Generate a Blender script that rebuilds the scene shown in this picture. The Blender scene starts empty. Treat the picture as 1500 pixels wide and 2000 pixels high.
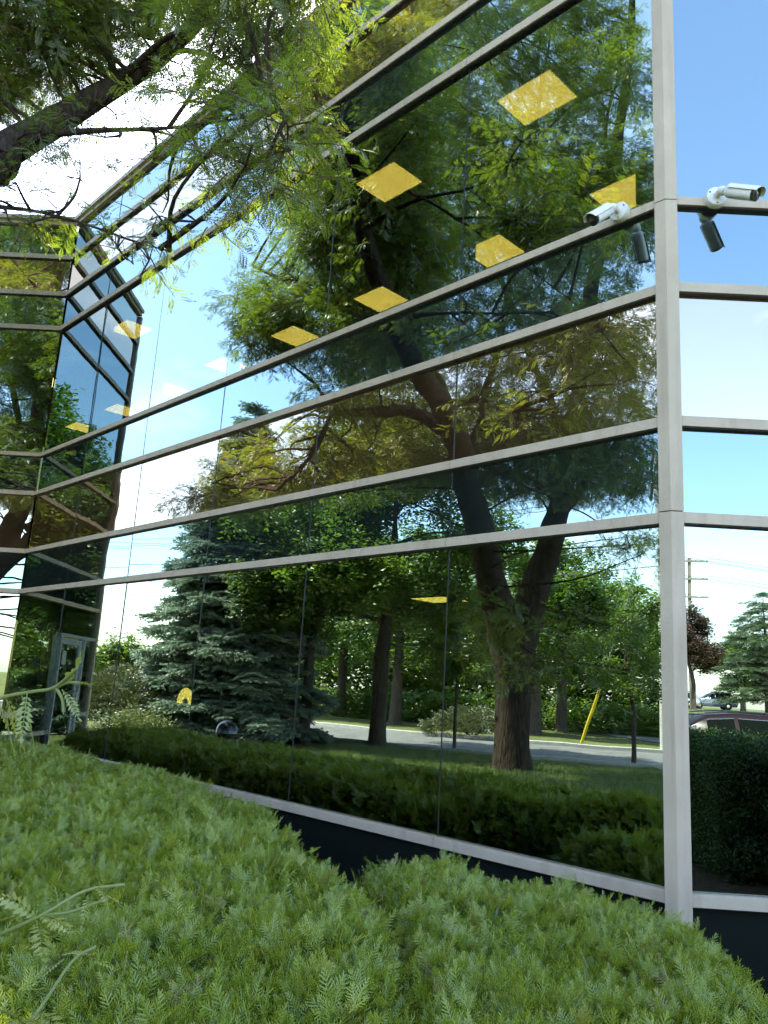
import bpy, bmesh, math, random
import numpy as np
from mathutils import Vector, Matrix, Euler, noise

random.seed(7)
rng = np.random.default_rng(7)
S = bpy.context.scene
COL = S.collection
PI = math.pi

# ------------------------------------------------------------------ camera
CAM = Vector((0.0, 0.0, 1.65))
YAW, PITCH, ROLL = -0.0252, 0.2160, -0.0598
def make_camera():
    c, s = math.cos(YAW), math.sin(YAW)
    fw, rt, up = Vector((s, c, 0)), Vector((c, -s, 0)), Vector((0, 0, 1))
    F = fw*math.cos(PITCH) + up*math.sin(PITCH)
    U = up*math.cos(PITCH) - fw*math.sin(PITCH)
    R = rt*math.cos(ROLL) - U*math.sin(ROLL)
    U2 = U*math.cos(ROLL) + rt*math.sin(ROLL)
    cd = bpy.data.cameras.new('camera')
    cd.sensor_fit = 'HORIZONTAL'; cd.sensor_width = 36.0
    cd.lens = 36.0*1570.8/1500.0
    cd.clip_start = 0.05; cd.clip_end = 3000
    o = bpy.data.objects.new('camera', cd); COL.objects.link(o)
    m = Matrix((R, U2, -F)).transposed().to_4x4(); m.translation = CAM
    o.matrix_world = m
    S.camera = o
make_camera()

# ------------------------------------------------------------------ sky, sun, exposure
SUN_AZ = math.radians(9)      # left of straight ahead
SUN_EL = math.radians(57)
def make_world():
    w = bpy.data.worlds.new('World'); S.world = w; w.use_nodes = True
    nt = w.node_tree; nt.nodes.clear()
    out = nt.nodes.new('ShaderNodeOutputWorld'); bg = nt.nodes.new('ShaderNodeBackground')
    sky = nt.nodes.new('ShaderNodeTexSky'); sky.sky_type = 'NISHITA'; sky.sun_disc = False
    sky.sun_elevation = SUN_EL; sky.sun_rotation = -SUN_AZ
    sky.air_density = 1.0; sky.dust_density = 1.3; sky.ozone_density = 1.0
    tc = nt.nodes.new('ShaderNodeTexCoord'); mp = nt.nodes.new('ShaderNodeMapping')
    mp.inputs['Scale'].default_value = (1.0, 1.0, 2.6)
    no = nt.nodes.new('ShaderNodeTexNoise'); no.inputs['Scale'].default_value = 2.3
    no.inputs['Detail'].default_value = 7; no.inputs['Roughness'].default_value = 0.55
    no.inputs['Distortion'].default_value = 0.35
    rp = nt.nodes.new('ShaderNodeValToRGB')
    rp.color_ramp.elements[0].position = 0.56; rp.color_ramp.elements[0].color = (0, 0, 0, 1)
    rp.color_ramp.elements[1].position = 0.80; rp.color_ramp.elements[1].color = (0.32, 0.32, 0.32, 1)
    mx = nt.nodes.new('ShaderNodeMix'); mx.data_type = 'RGBA'
    mx.inputs[7].default_value = (9.0, 9.2, 9.6, 1)
    L = nt.links.new
    L(tc.outputs['Generated'], mp.inputs['Vector']); L(mp.outputs[0], no.inputs['Vector'])
    L(no.outputs['Fac'], rp.inputs[0]); L(rp.outputs[0], mx.inputs[0]); L(sky.outputs[0], mx.inputs[6])
    L(mx.outputs[2], bg.inputs['Color']); bg.inputs['Strength'].default_value = 0.14
    L(bg.outputs[0], out.inputs['Surface'])
make_world()
sd = bpy.data.lights.new('sun', 'SUN'); sd.energy = 3.2; sd.angle = math.radians(0.53); sd.color = (1.0, 0.95, 0.86)
so = bpy.data.objects.new('sun', sd); COL.objects.link(so)
SUN_DIR = Vector((-math.sin(SUN_AZ)*math.cos(SUN_EL), math.cos(SUN_AZ)*math.cos(SUN_EL), math.sin(SUN_EL)))
so.rotation_euler = SUN_DIR.to_track_quat('Z', 'Y').to_euler()
so.location = (-12, 18, 40)

S.view_settings.view_transform = 'Standard'; S.view_settings.look = 'None'
S.view_settings.gamma = 1.0; S.view_settings.use_curve_mapping = False
S.view_settings.exposure = 2.75
S.render.engine = 'CYCLES'
cy = S.cycles
cy.use_denoising = True; cy.denoising_input_passes = 'RGB'
cy.max_bounces = 10; cy.glossy_bounces = 5; cy.diffuse_bounces = 4
cy.transmission_bounces = 6; cy.transparent_max_bounces = 12
cy.sample_clamp_indirect = 6.0
cy.caustics_reflective = False; cy.caustics_refractive = False

# ------------------------------------------------------------------ helpers
def tag(o, label=None, cat=None, group=None, kind=None):
    if label: o['label'] = label
    if cat: o['category'] = cat
    if group: o['group'] = group
    if kind: o['kind'] = kind
    return o
def empty(name, loc, label, cat, group=None):
    o = bpy.data.objects.new(name, None); COL.objects.link(o); o.location = loc
    o.empty_display_size = 0.2
    return tag(o, label, cat, group)
def link(name, me, parent=None, world=True):
    o = bpy.data.objects.new(name, me); COL.objects.link(o)
    if parent is not None:
        o.parent = parent
        if world:
            o.matrix_parent_inverse = Matrix.Translation(-root_loc(parent))
    return o
def root_loc(p):
    # meshes hold world coordinates, so only an Empty shifts its children
    return Vector(p.location) if p.type == 'EMPTY' else Vector((0, 0, 0))
class MB:
    """collects verts and faces in world coordinates"""
    def __init__(s): s.v = []; s.f = []; s.mi = []
    def add(s, vs, fs, mi=0):
        n = len(s.v); s.v += [tuple(v) for v in vs]; s.f += [tuple(i+n for i in f) for f in fs]; s.mi += [mi]*len(fs)
    def box(s, c, size, ax=None, mi=0):
        c = Vector(c); X, Y, Z = ax or (Vector((1,0,0)), Vector((0,1,0)), Vector((0,0,1)))
        hx, hy, hz = [d/2 for d in size]
        vs = [c + X*(hx*a) + Y*(hy*b) + Z*(hz*e) for a in (-1,1) for b in (-1,1) for e in (-1,1)]
        s.add(vs, [(0,1,3,2),(4,6,7,5),(0,4,5,1),(2,3,7,6),(0,2,6,4),(1,5,7,3)], mi)
    def tube(s, pts, rad, n=10, cap=True, mi=0, rough=0.0):
        pts = [Vector(p) for p in pts]; rings = []
        up = Vector((0.13, 0.31, 0.94))
        base = len(s.v)
        for i, p in enumerate(pts):
            d = (pts[min(i+1, len(pts)-1)] - pts[max(i-1, 0)]).normalized()
            a = d.cross(up)
            if a.length < 1e-3: a = d.cross(Vector((1, 0, 0)))
            a.normalize(); b = d.cross(a).normalized()
            for k in range(n):
                t = 2*PI*k/n; r = rad[i]
                if rough: r *= 1 + rough*noise.noise(Vector((p.x*3+math.cos(t)*1.4, p.y*3+math.sin(t)*1.4, p.z*1.1)))
                s.v.append(tuple(p + a*(math.cos(t)*r) + b*(math.sin(t)*r)))
        for i in range(len(pts)-1):
            for k in range(n):
                a0 = base+i*n+k; a1 = base+i*n+(k+1) % n
                s.f.append((a0, a1, a1+n, a0+n)); s.mi.append(mi)
        if cap:
            s.f.append(tuple(base+k for k in range(n))[::-1]); s.mi.append(mi)
            s.f.append(tuple(base+(len(pts)-1)*n+k for k in range(n))); s.mi.append(mi)
    def lathe(s, c, prof, n=24, axis=None, mi=0):
        """prof: list of (radius, height along axis)"""
        c = Vector(c); Z = (axis or Vector((0,0,1))).normalized()
        X = Z.cross(Vector((0.3, 0.2, 0.9)) if abs(Z.z) < 0.9 else Vector((1, 0, 0))).normalized(); Y = Z.cross(X)
        base = len(s.v)
        for r, h in prof:
            for k in range(n):
                t = 2*PI*k/n
                s.v.append(tuple(c + Z*h + X*(r*math.cos(t)) + Y*(r*math.sin(t))))
        for i in range(len(prof)-1):
            for k in range(n):
                a0 = base+i*n+k; a1 = base+i*n+(k+1) % n
                s.f.append((a0, a1, a1+n, a0+n)); s.mi.append(mi)
        s.f.append(tuple(base+k for k in range(n))[::-1]); s.mi.append(mi)
        s.f.append(tuple(base+(len(prof)-1)*n+k for k in range(n))); s.mi.append(mi)
    def prism(s, poly, z0, z1, mi=0):
        n = len(poly)
        vs = [(p[0], p[1], z0) for p in poly] + [(p[0], p[1], z1) for p in poly]
        s.add(vs, [tuple(range(n))[::-1], tuple(range(n, 2*n))] + [(i, (i+1) % n, n+(i+1) % n, n+i) for i in range(n)], mi)
    def build(s, name, mat, parent=None, smooth=False, bevel=0.0, recalc=True):
        me = bpy.data.meshes.new(name)
        me.from_pydata(s.v, [], s.f)
        for m in (mat if isinstance(mat, (list, tuple)) else [mat]): me.materials.append(m)
        if any(s.mi): me.polygons.foreach_set('material_index', s.mi)
        if recalc or bevel:
            bm = bmesh.new(); bm.from_mesh(me)
            bmesh.ops.recalc_face_normals(bm, faces=bm.faces)
            if bevel:
                bmesh.ops.bevel(bm, geom=[e for e in bm.edges if e.is_manifold and e.calc_face_angle(0) > 0.6], offset=bevel, segments=2, affect='EDGES', profile=0.5)
            bm.to_mesh(me); bm.free()
        if smooth:
            me.polygons.foreach_set('use_smooth', [True]*len(me.polygons))
            if hasattr(me, 'set_sharp_from_angle'): me.set_sharp_from_angle(angle=math.radians(40))
        me.update()
        return link(name, me, parent)

def spline(pts, sub=5):
    """Catmull-Rom through (x,y,z,r) points"""
    P = [np.array(p, float) for p in pts]
    if len(P) < 3: 
        return [tuple(P[0]*(1-k/sub)+P[-1]*(k/sub)) for k in range(sub+1)]
    Q = [2*P[0]-P[1]] + P + [2*P[-1]-P[-2]]; out = []
    for i in range(1, len(Q)-2):
        a, b, c, e = Q[i-1], Q[i], Q[i+1], Q[i+2]
        for k in range(sub):
            t = k/sub
            out.append(0.5*((2*b)+(-a+c)*t+(2*a-5*b+4*c-e)*t*t+(-a+3*b-3*c+e)*t**3))
    out.append(P[-1])
    for o in out: o[3] = max(o[3], 0.004)
    return [tuple(o) for o in out]

# ------------------------------------------------------------------ materials
def mat_new(name):
    m = bpy.data.materials.new(name); m.use_nodes = True
    nt = m.node_tree; nt.nodes.clear()
    out = nt.nodes.new('ShaderNodeOutputMaterial')
    return m, nt, out
def noise_col(nt, c1, c2, scale, detail=6, coord='Object', lo=0.35, hi=0.65, stretch=None, rough=0.6):
    tc = nt.nodes.new('ShaderNodeTexCoord'); n = nt.nodes.new('ShaderNodeTexNoise')
    n.inputs['Scale'].default_value = scale; n.inputs['Detail'].default_value = detail; n.inputs['Roughness'].default_value = rough
    if stretch:
        mp = nt.nodes.new('ShaderNodeMapping'); mp.inputs['Scale'].default_value = stretch
        nt.links.new(tc.outputs[coord], mp.inputs['Vector']); nt.links.new(mp.outputs[0], n.inputs['Vector'])
    else: nt.links.new(tc.outputs[coord], n.inputs['Vector'])
    r = nt.nodes.new('ShaderNodeValToRGB')
    r.color_ramp.elements[0].position = lo; r.color_ramp.elements[0].color = (*c1, 1)
    r.color_ramp.elements[1].position = hi; r.color_ramp.elements[1].color = (*c2, 1)
    nt.links.new(n.outputs['Fac'], r.inputs[0])
    return r, n
def mat_plain(name, c1, c2=None, scale=8, rough=0.6, metal=0.0, bump=0.0, bscale=None, spec=0.5, stretch=None, coat=0.0, lo=0.35, hi=0.65):
    m, nt, out = mat_new(name)
    b = nt.nodes.new('ShaderNodeBsdfPrincipled')
    b.inputs['Roughness'].default_value = rough; b.inputs['Metallic'].default_value = metal
    b.inputs['Specular IOR Level'].default_value = spec; b.inputs['Coat Weight'].default_value = coat
    if c2 is None: b.inputs['Base Color'].default_value = (*c1, 1)
    else:
        r, n = noise_col(nt, c1, c2, scale, stretch=stretch, lo=lo, hi=hi); nt.links.new(r.outputs[0], b.inputs['Base Color'])
    if bump:
        tc = nt.nodes.new('ShaderNodeTexCoord'); n2 = nt.nodes.new('ShaderNodeTexNoise')
        n2.inputs['Scale'].default_value = bscale or scale; n2.inputs['Detail'].default_value = 8
        if stretch:
            mp = nt.nodes.new('ShaderNodeMapping'); mp.inputs['Scale'].default_value = stretch
            nt.links.new(tc.outputs['Object'], mp.inputs['Vector']); nt.links.new(mp.outputs[0], n2.inputs['Vector'])
        else: nt.links.new(tc.outputs['Object'], n2.inputs['Vector'])
        bp = nt.nodes.new('ShaderNodeBump'); bp.inputs['Strength'].default_value = 1.0; bp.inputs['Distance'].default_value = bump
        nt.links.new(n2.outputs['Fac'], bp.inputs['Height']); nt.links.new(bp.outputs[0], b.inputs['Normal'])
    nt.links.new(b.outputs[0], out.inputs['Surface'])
    return m
def mat_leaf(name, c1, c2, trans=0.45, tint=(1.15, 1.1, 0.45), gloss=0.06, c3=None):
    """leaf: per-instance colour, diffuse + translucent + a little gloss"""
    m, nt, out = mat_new(name); L = nt.links.new
    oi = nt.nodes.new('ShaderNodeObjectInfo'); r = nt.nodes.new('ShaderNodeValToRGB')
    r.color_ramp.elements[0].color = (*c1, 1); r.color_ramp.elements[1].color = (*c2, 1)
    if c3:
        e = r.color_ramp.elements.new(0.93); e.color = (*c2, 1); r.color_ramp.elements[-1].color = (*c3, 1)
    L(oi.outputs['Random'], r.inputs[0])
    d = nt.nodes.new('ShaderNodeBsdfDiffuse'); t = nt.nodes.new('ShaderNodeBsdfTranslucent')
    mul = nt.nodes.new('ShaderNodeMix'); mul.data_type = 'RGBA'; mul.blend_type = 'MULTIPLY'; mul.inputs[0].default_value = 1
    mul.inputs[7].default_value = (*tint, 1); L(r.outputs[0], mul.inputs[6])
    L(r.outputs[0], d.inputs['Color']); L(mul.outputs[2], t.inputs['Color'])
    mx = nt.nodes.new('ShaderNodeMixShader'); mx.inputs[0].default_value = trans
    L(d.outputs[0], mx.inputs[1]); L(t.outputs[0], mx.inputs[2])
    g = nt.nodes.new('ShaderNodeBsdfGlossy'); g.inputs['Roughness'].default_value = 0.45; g.inputs['Color'].default_value = (1, 1, 1, 1)
    mg = nt.nodes.new('ShaderNodeMixShader'); mg.inputs[0].default_value = gloss
    L(mx.outputs[0], mg.inputs[1]); L(g.outputs[0], mg.inputs[2]); L(mg.outputs[0], out.inputs['Surface'])
    return m
def mat_glass(name, gloss, trans=None, body=(0.006, 0.008, 0.008), wave=0.0020, wscale=0.9, rough=0.0, edge=0.05):
    """coated facade glass: mirror coat over a tinted see-through or an opaque dark body"""
    m, nt, out = mat_new(name); L = nt.links.new
    g = nt.nodes.new('ShaderNodeBsdfGlossy'); g.inputs['Roughness'].default_value = rough
    lw = nt.nodes.new('ShaderNodeLayerWeight'); lw.inputs['Blend'].default_value = 0.5
    mc = nt.nodes.new('ShaderNodeMix'); mc.data_type = 'RGBA'
    mc.inputs[6].default_value = (*gloss, 1); mc.inputs[7].default_value = (*[min(1, c+edge) for c in gloss], 1)
    pw = nt.nodes.new('ShaderNodeMath'); pw.operation = 'POWER'; pw.inputs[1].default_value = 3.0
    L(lw.outputs['Facing'], pw.inputs[0]); L(pw.outputs[0], mc.inputs[0]); L(mc.outputs[2], g.inputs['Color'])
    tc = nt.nodes.new('ShaderNodeTexCoord'); n = nt.nodes.new('ShaderNodeTexNoise')
    n.inputs['Scale'].default_value = wscale; n.inputs['Detail'].default_value = 2.5; n.inputs['Roughness'].default_value = 0.45
    bp = nt.nodes.new('ShaderNodeBump'); bp.inputs['Strength'].default_value = 1.0; bp.inputs['Distance'].default_value = wave
    L(tc.outputs['Object'], n.inputs['Vector']); L(n.outputs['Fac'], bp.inputs['Height']); L(bp.outputs[0], g.inputs['Normal'])
    if trans: t = nt.nodes.new('ShaderNodeBsdfTransparent'); t.inputs['Color'].default_value = (*trans, 1)
    else: t = nt.nodes.new('ShaderNodeBsdfDiffuse'); t.inputs['Color'].default_value = (*body, 1)
    a = nt.nodes.new('ShaderNodeAddShader'); L(t.outputs[0], a.inputs[0]); L(g.outputs[0], a.inputs[1]); L(a.outputs[0], out.inputs['Surface'])
    return m
def mat_emit(name, col, st):
    m, nt, out = mat_new(name); e = nt.nodes.new('ShaderNodeEmission'); e.inputs['Color'].default_value = (*col, 1); e.inputs['Strength'].default_value = st
    nt.links.new(e.outputs[0], out.inputs['Surface']); return m

M = {}
# anodised frame with faint vertical dirt runs
def mat_frame():
    m, nt, out = mat_new('frame_metal'); L = nt.links.new
    b = nt.nodes.new('ShaderNodeBsdfPrincipled'); b.inputs['Roughness'].default_value = 0.5; b.inputs['Specular IOR Level'].default_value = 0.25
    r, n = noise_col(nt, (0.42, 0.335, 0.245), (0.495, 0.40, 0.295), 3.0, lo=0.3, hi=0.7)
    r2, n2 = noise_col(nt, (0.70, 0.66, 0.62), (1, 1, 1), 16.0, stretch=(1.0, 1.0, 0.05), lo=0.30, hi=0.50)
    mul = nt.nodes.new('ShaderNodeMix'); mul.data_type = 'RGBA'; mul.blend_type = 'MULTIPLY'; mul.inputs[0].default_value = 0.55
    L(r.outputs[0], mul.inputs[6]); L(r2.outputs[0], mul.inputs[7]); L(mul.outputs[2], b.inputs['Base Color'])
    L(b.outputs[0], out.inputs['Surface']); return m
M['frame'] = mat_frame()
M['gasket'] = mat_plain('gasket_rubber', (0.015, 0.015, 0.016), rough=0.5)
M['silver'] = mat_plain('door_aluminium', (0.42, 0.44, 0.45), (0.5, 0.52, 0.53), 5, rough=0.35, metal=0.5)
M['vision'] = mat_glass('vision_glass', (0.29, 0.36, 0.375), (0.18, 0.19, 0.12))
M['vision_low'] = mat_glass('vision_glass_ground_floor', (0.35, 0.405, 0.375), (0.19, 0.215, 0.14), wave=0.0009)
M['blue'] = mat_glass('spandrel_glass_blue', (0.25, 0.325, 0.34), None, wave=0.0018, wscale=1.3)
M['gold'] = mat_glass('spandrel_glass_gold', (0.53, 0.46, 0.38), None, body=(0.02, 0.012, 0.006), wave=0.0030, wscale=1.5, edge=0.1)
M['base'] = mat_glass('base_glass_dark', (0.026, 0.034, 0.028), None, body=(0.010, 0.013, 0.011), edge=0.08)
M['roof'] = mat_plain('roof_membrane', (0.25, 0.25, 0.24), (0.32, 0.31, 0.3), 3, rough=0.9)
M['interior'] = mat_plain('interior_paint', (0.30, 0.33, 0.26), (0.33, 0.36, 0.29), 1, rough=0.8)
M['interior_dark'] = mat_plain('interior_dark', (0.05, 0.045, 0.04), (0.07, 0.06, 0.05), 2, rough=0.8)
M['carpet'] = mat_plain('carpet', (0.06, 0.055, 0.05), (0.08, 0.075, 0.07), 30, rough=0.95)
M['column'] = mat_plain('column_paint', (0.60, 0.66, 0.48), (0.64, 0.70, 0.52), 2, rough=0.8)
M['wood'] = mat_plain('desk_wood', (0.20, 0.15, 0.07), (0.26, 0.19, 0.09), 3, rough=0.5, stretch=(1, 8, 1))
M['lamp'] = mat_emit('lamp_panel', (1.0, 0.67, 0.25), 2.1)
M['white'] = mat_plain('camera_white', (0.62, 0.61, 0.56), (0.68, 0.67, 0.62), 20, rough=0.35)
M['black'] = mat_plain('black_plastic', (0.012, 0.012, 0.014), rough=0.25)
M['lens'] = mat_plain('lens_glass', (0.02, 0.022, 0.03), rough=0.05, spec=0.8)
M['grey'] = mat_plain('grey_metal', (0.35, 0.36, 0.37), rough=0.4, metal=0.6)
M['bark'] = mat_plain('bark_locust', (0.020, 0.015, 0.012), (0.065, 0.048, 0.036), 7, rough=0.95, bump=0.05, bscale=9, stretch=(3, 3, 0.5), spec=0.1)
M['bark2'] = mat_plain('bark_maple', (0.05, 0.04, 0.032), (0.12, 0.095, 0.075), 8, rough=0.95, bump=0.03, bscale=12, stretch=(3, 3, 0.5), spec=0.1)
M['stem'] = mat_plain('green_stem', (0.12, 0.16, 0.04), (0.16, 0.18, 0.05), 12, rough=0.6)
M['twig'] = mat_plain('twig_bark', (0.07, 0.05, 0.035), (0.11, 0.08, 0.05), 12, rough=0.8)
M['locust'] = mat_leaf('leaf_locust', (0.085, 0.145, 0.022), (0.135, 0.190, 0.030), 0.60, c3=(0.20, 0.19, 0.03), tint=(1.55, 1.40, 0.50))
M['shoot'] = mat_leaf('leaf_young_locust', (0.19, 0.25, 0.03), (0.27, 0.31, 0.05), 0.5)
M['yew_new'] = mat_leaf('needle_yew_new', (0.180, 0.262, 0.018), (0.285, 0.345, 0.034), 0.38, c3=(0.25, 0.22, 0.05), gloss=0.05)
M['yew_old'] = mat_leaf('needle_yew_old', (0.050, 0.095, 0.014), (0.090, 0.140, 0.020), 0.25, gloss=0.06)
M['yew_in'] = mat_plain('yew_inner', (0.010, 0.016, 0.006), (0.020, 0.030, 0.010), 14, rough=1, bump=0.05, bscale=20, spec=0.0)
M['maple'] = mat_leaf('leaf_maple', (0.085, 0.170, 0.024), (0.135, 0.225, 0.038), 0.55)
M['bright'] = mat_leaf('leaf_bright', (0.100, 0.190, 0.026), (0.160, 0.245, 0.042), 0.52)
M['dusk'] = mat_leaf('leaf_dark', (0.062, 0.130, 0.022), (0.105, 0.185, 0.034), 0.5)
M['pale'] = mat_leaf('leaf_pale', (0.13, 0.17, 0.07), (0.19, 0.23, 0.10), 0.4)
M['purple'] = mat_leaf('leaf_purple', (0.055, 0.036, 0.028), (0.100, 0.062, 0.045), 0.35, tint=(1.2, 0.9, 0.7))
M['spruce'] = mat_leaf('needle_spruce', (0.200, 0.275, 0.205), (0.300, 0.375, 0.295), 0.32, tint=(1, 1, 0.8), gloss=0.05)
M['juniper'] = mat_leaf('needle_juniper', (0.06, 0.085, 0.025), (0.11, 0.12, 0.04), 0.2)
M['box'] = mat_leaf('leaf_boxwood', (0.022, 0.055, 0.014), (0.045, 0.095, 0.024), 0.25, gloss=0.03)
M['grassblade'] = mat_leaf('grass_blade', (0.090, 0.145, 0.026), (0.150, 0.190, 0.050), 0.35)
M['ground'] = mat_plain('lawn_soil', (0.090, 0.112, 0.036), (0.165, 0.172, 0.070), 0.9, rough=1, bump=0.03, bscale=40, spec=0.05, lo=0.3, hi=0.7)
M['mulch'] = mat_plain('mulch', (0.018, 0.014, 0.010), (0.045, 0.034, 0.025), 16, rough=1, bump=0.04, bscale=30, spec=0.05)
M['asphalt'] = mat_plain('asphalt', (0.115, 0.113, 0.108), (0.165, 0.162, 0.155), 1.4, rough=0.9, bump=0.004, bscale=90, spec=0.2)
M['concrete'] = mat_plain('concrete', (0.36, 0.345, 0.31), (0.46, 0.44, 0.40), 4, rough=0.9, bump=0.004, bscale=40)
M['pole'] = mat_plain('pole_concrete', (0.34, 0.33, 0.30), (0.42, 0.41, 0.38), 3, rough=0.9)
M['woodpole'] = mat_plain('pole_wood', (0.14, 0.12, 0.10), (0.20, 0.18, 0.15), 4, rough=0.95, stretch=(6, 6, 0.6))
M['wire'] = mat_plain('wire', (0.02, 0.02, 0.022), rough=0.6)
M['yellow'] = mat_plain('guard_yellow', (0.62, 0.46, 0.02), rough=0.45)
M['maroon'] = mat_plain('paint_maroon', (0.014, 0.006, 0.007), (0.017, 0.007, 0.008), 3, rough=0.3, metal=0.0, coat=0.0, spec=0.2)
M['slate'] = mat_plain('paint_slate', (0.13, 0.15, 0.17), rough=0.25, metal=0.5, coat=0.8)
M['navy'] = mat_plain('paint_navy', (0.03, 0.04, 0.08), rough=0.25, metal=0.4, coat=0.8)
M['silvercar'] = mat_plain('paint_silver', (0.45, 0.46, 0.47), rough=0.25, metal=0.5, coat=0.8)
M['carglass'] = mat_plain('car_glass', (0.006, 0.008, 0.007), rough=0.3, spec=0.0)
M['chrome'] = mat_plain('chrome', (0.6, 0.6, 0.6), rough=0.15, metal=1.0)
M['tyre'] = mat_plain('tyre', (0.015, 0.015, 0.015), rough=0.8)
M['red'] = mat_plain('tail_lamp', (0.35, 0.02, 0.02), rough=0.2)
M['bin'] = mat_plain('bin_black', (0.014, 0.014, 0.016), rough=0.16, spec=0.7)
M['brickpale'] = mat_plain('wall_pale', (0.42, 0.40, 0.37), (0.5, 0.48, 0.44), 2, rough=0.9)
M['sign'] = mat_plain('sticker_yellow', (0.62, 0.44, 0.07), rough=0.5)
M['dead'] = mat_plain('dead_twigs', (0.16, 0.09, 0.05), (0.22, 0.13, 0.08), 6, rough=0.9)

# ------------------------------------------------------------------ scattering (foliage too fine to count)
def proto(name, mb, mat):
    """a leaf-spray mesh kept out of the scene, only instanced"""
    me = bpy.data.meshes.new(name); me.from_pydata(mb.v, [], mb.f)
    for m in (mat if isinstance(mat, (list, tuple)) else [mat]): me.materials.append(m)
    if any(mb.mi): me.polygons.foreach_set('material_index', mb.mi)
    me.update(); return bpy.data.objects.new(name, me)
NT = {}
def scatter_tree(protos):
    key = tuple(p.name for p in protos)
    if key in NT: return NT[key]
    nt = bpy.data.node_groups.new('scatter', 'GeometryNodeTree')
    nt.interface.new_socket('Geometry', in_out='INPUT', socket_type='NodeSocketGeometry')
    nt.interface.new_socket('Geometry', in_out='OUTPUT', socket_type='NodeSocketGeometry')
    N = nt.nodes.new; L = nt.links.new
    gi, go = N('NodeGroupInput'), N('NodeGroupOutput')
    iop = N('GeometryNodeInstanceOnPoints'); L(gi.outputs[0], iop.inputs['Points'])
    jn = N('GeometryNodeJoinGeometry')
    for p in protos:
        oi = N('GeometryNodeObjectInfo'); oi.inputs['Object'].default_value = p; oi.inputs['As Instance'].default_value = True
        L(oi.outputs['Geometry'], jn.inputs[0])
    L(jn.outputs[0], iop.inputs['Instance'])
    iop.inputs['Pick Instance'].default_value = True
    for nm, ty, sk in (('rot', 'FLOAT_VECTOR', 'Rotation'), ('scl', 'FLOAT', 'Scale'), ('pick', 'INT', 'Instance Index')):
        a = N('GeometryNodeInputNamedAttribute'); a.data_type = ty; a.inputs['Name'].default_value = nm
        L(a.outputs[0], iop.inputs[sk])
    L(iop.outputs[0], go.inputs[0])
    NT[key] = nt; return nt
def scatter(name, pts, rots, scl, protos, parent=None, kind='stuff'):
    pts = np.asarray(pts, np.float32); n = len(pts)
    me = bpy.data.meshes.new(name); me.vertices.add(n); me.vertices.foreach_set('co', pts.ravel())
    a = me.attributes.new('rot', 'FLOAT_VECTOR', 'POINT'); a.data.foreach_set('vector', np.asarray(rots, np.float32).ravel())
    a = me.attributes.new('scl', 'FLOAT', 'POINT'); a.data.foreach_set('value', np.asarray(scl, np.float32))
    a = me.attributes.new('pick', 'INT', 'POINT'); a.data.foreach_set('value', rng.integers(0, len(protos), n).astype(np.int32))
    for m in protos[0].data.materials: me.materials.append(m)
    o = link(name, me, parent)
    if kind: o['kind'] = kind
    md = o.modifiers.new('scatter', 'NODES'); md.node_group = scatter_tree(protos)
    return o
def aim(dirs, roll=None):
    """euler (XYZ) turning +X onto each direction"""
    d = np.asarray(dirs, float); d = d/np.linalg.norm(d, axis=1, keepdims=True)
    z = np.arctan2(d[:, 1], d[:, 0]); y = -np.arcsin(np.clip(d[:, 2], -1, 1))
    x = np.zeros(len(d)) if roll is None else roll
    return np.stack([x, y, z], 1)
def quad_leaf(mb, base, d, side, l, w, fold=0.0, mi=0):
    """one small leaf: a 4-corner blade"""
    base, d, side = Vector(base), Vector(d), Vector(side)
    up = d.cross(side)
    mb.add([base, base+d*l*0.45+side*w*0.5+up*fold, base+d*l, base+d*l*0.45-side*w*0.5+up*fold], [(0, 1, 2, 3)], mi)

def compound_leaf(mb, base, d, up, length=0.15, pairs=9, ll=0.032, lw=0.0150, droop=0.35, mi=0):
    base = Vector(base); d = Vector(d).normalized(); side = d.cross(Vector(up)).normalized()
    p = base.copy(); n = pairs
    for i in range(n+1):
        t = i/n
        dd = (d + Vector((0, 0, -droop*t))).normalized(); s2 = dd.cross(Vector(up)); s2 = s2.normalized() if s2.length > 1e-3 else side
        p = p + dd*(length/(n+1))
        f = math.sin(PI*(0.18+0.75*t))
        for sg in (-1, 1):
            ld = (s2*sg*0.9 + dd*0.45 + Vector((0, 0, -0.2+random.uniform(-.15, .15)))).normalized()
            quad_leaf(mb, p, ld, dd, ll*f*random.uniform(.85, 1.1), lw*f, mi=mi)
    quad_leaf(mb, p, d, side, ll*0.8, lw*0.8, mi=mi)

def locust_spray(seed, n=7, L=0.34):
    random.seed(seed); mb = MB(); pts = []
    p = Vector((0, 0, 0)); d = Vector((1, 0, 0.1))
    for i in range(n):
        d = (d + Vector((0, random.uniform(-.2, .2), random.uniform(-.22, .06)))).normalized(); q = p + d*L/n; pts.append((p, q))
        a = random.uniform(0, 2*PI)
        out = (d*0.5 + Vector((0, math.cos(a), math.sin(a)*0.3-0.12))).normalized()
        compound_leaf(mb, q, out, (0, 0, 1), random.uniform(.10, .155), 8)
        if random.random() < .6:
            a += PI*0.9; out = (d*0.5 + Vector((0, math.cos(a), math.sin(a)*0.3-0.12))).normalized()
            compound_leaf(mb, q, out, (0, 0, 1), random.uniform(.10, .16), 8)
        p = q
    k = [pts[0][0]] + [b for a, b in pts]
    mb.tube(k, [0.005*(1-i/len(k))+0.0015 for i in range(len(k))], 3, False, 1)
    return mb
P_LOC = [proto('spray_locust_%d' % i, locust_spray(20+i), [M['locust'], M['twig']]) for i in range(4)]

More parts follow.
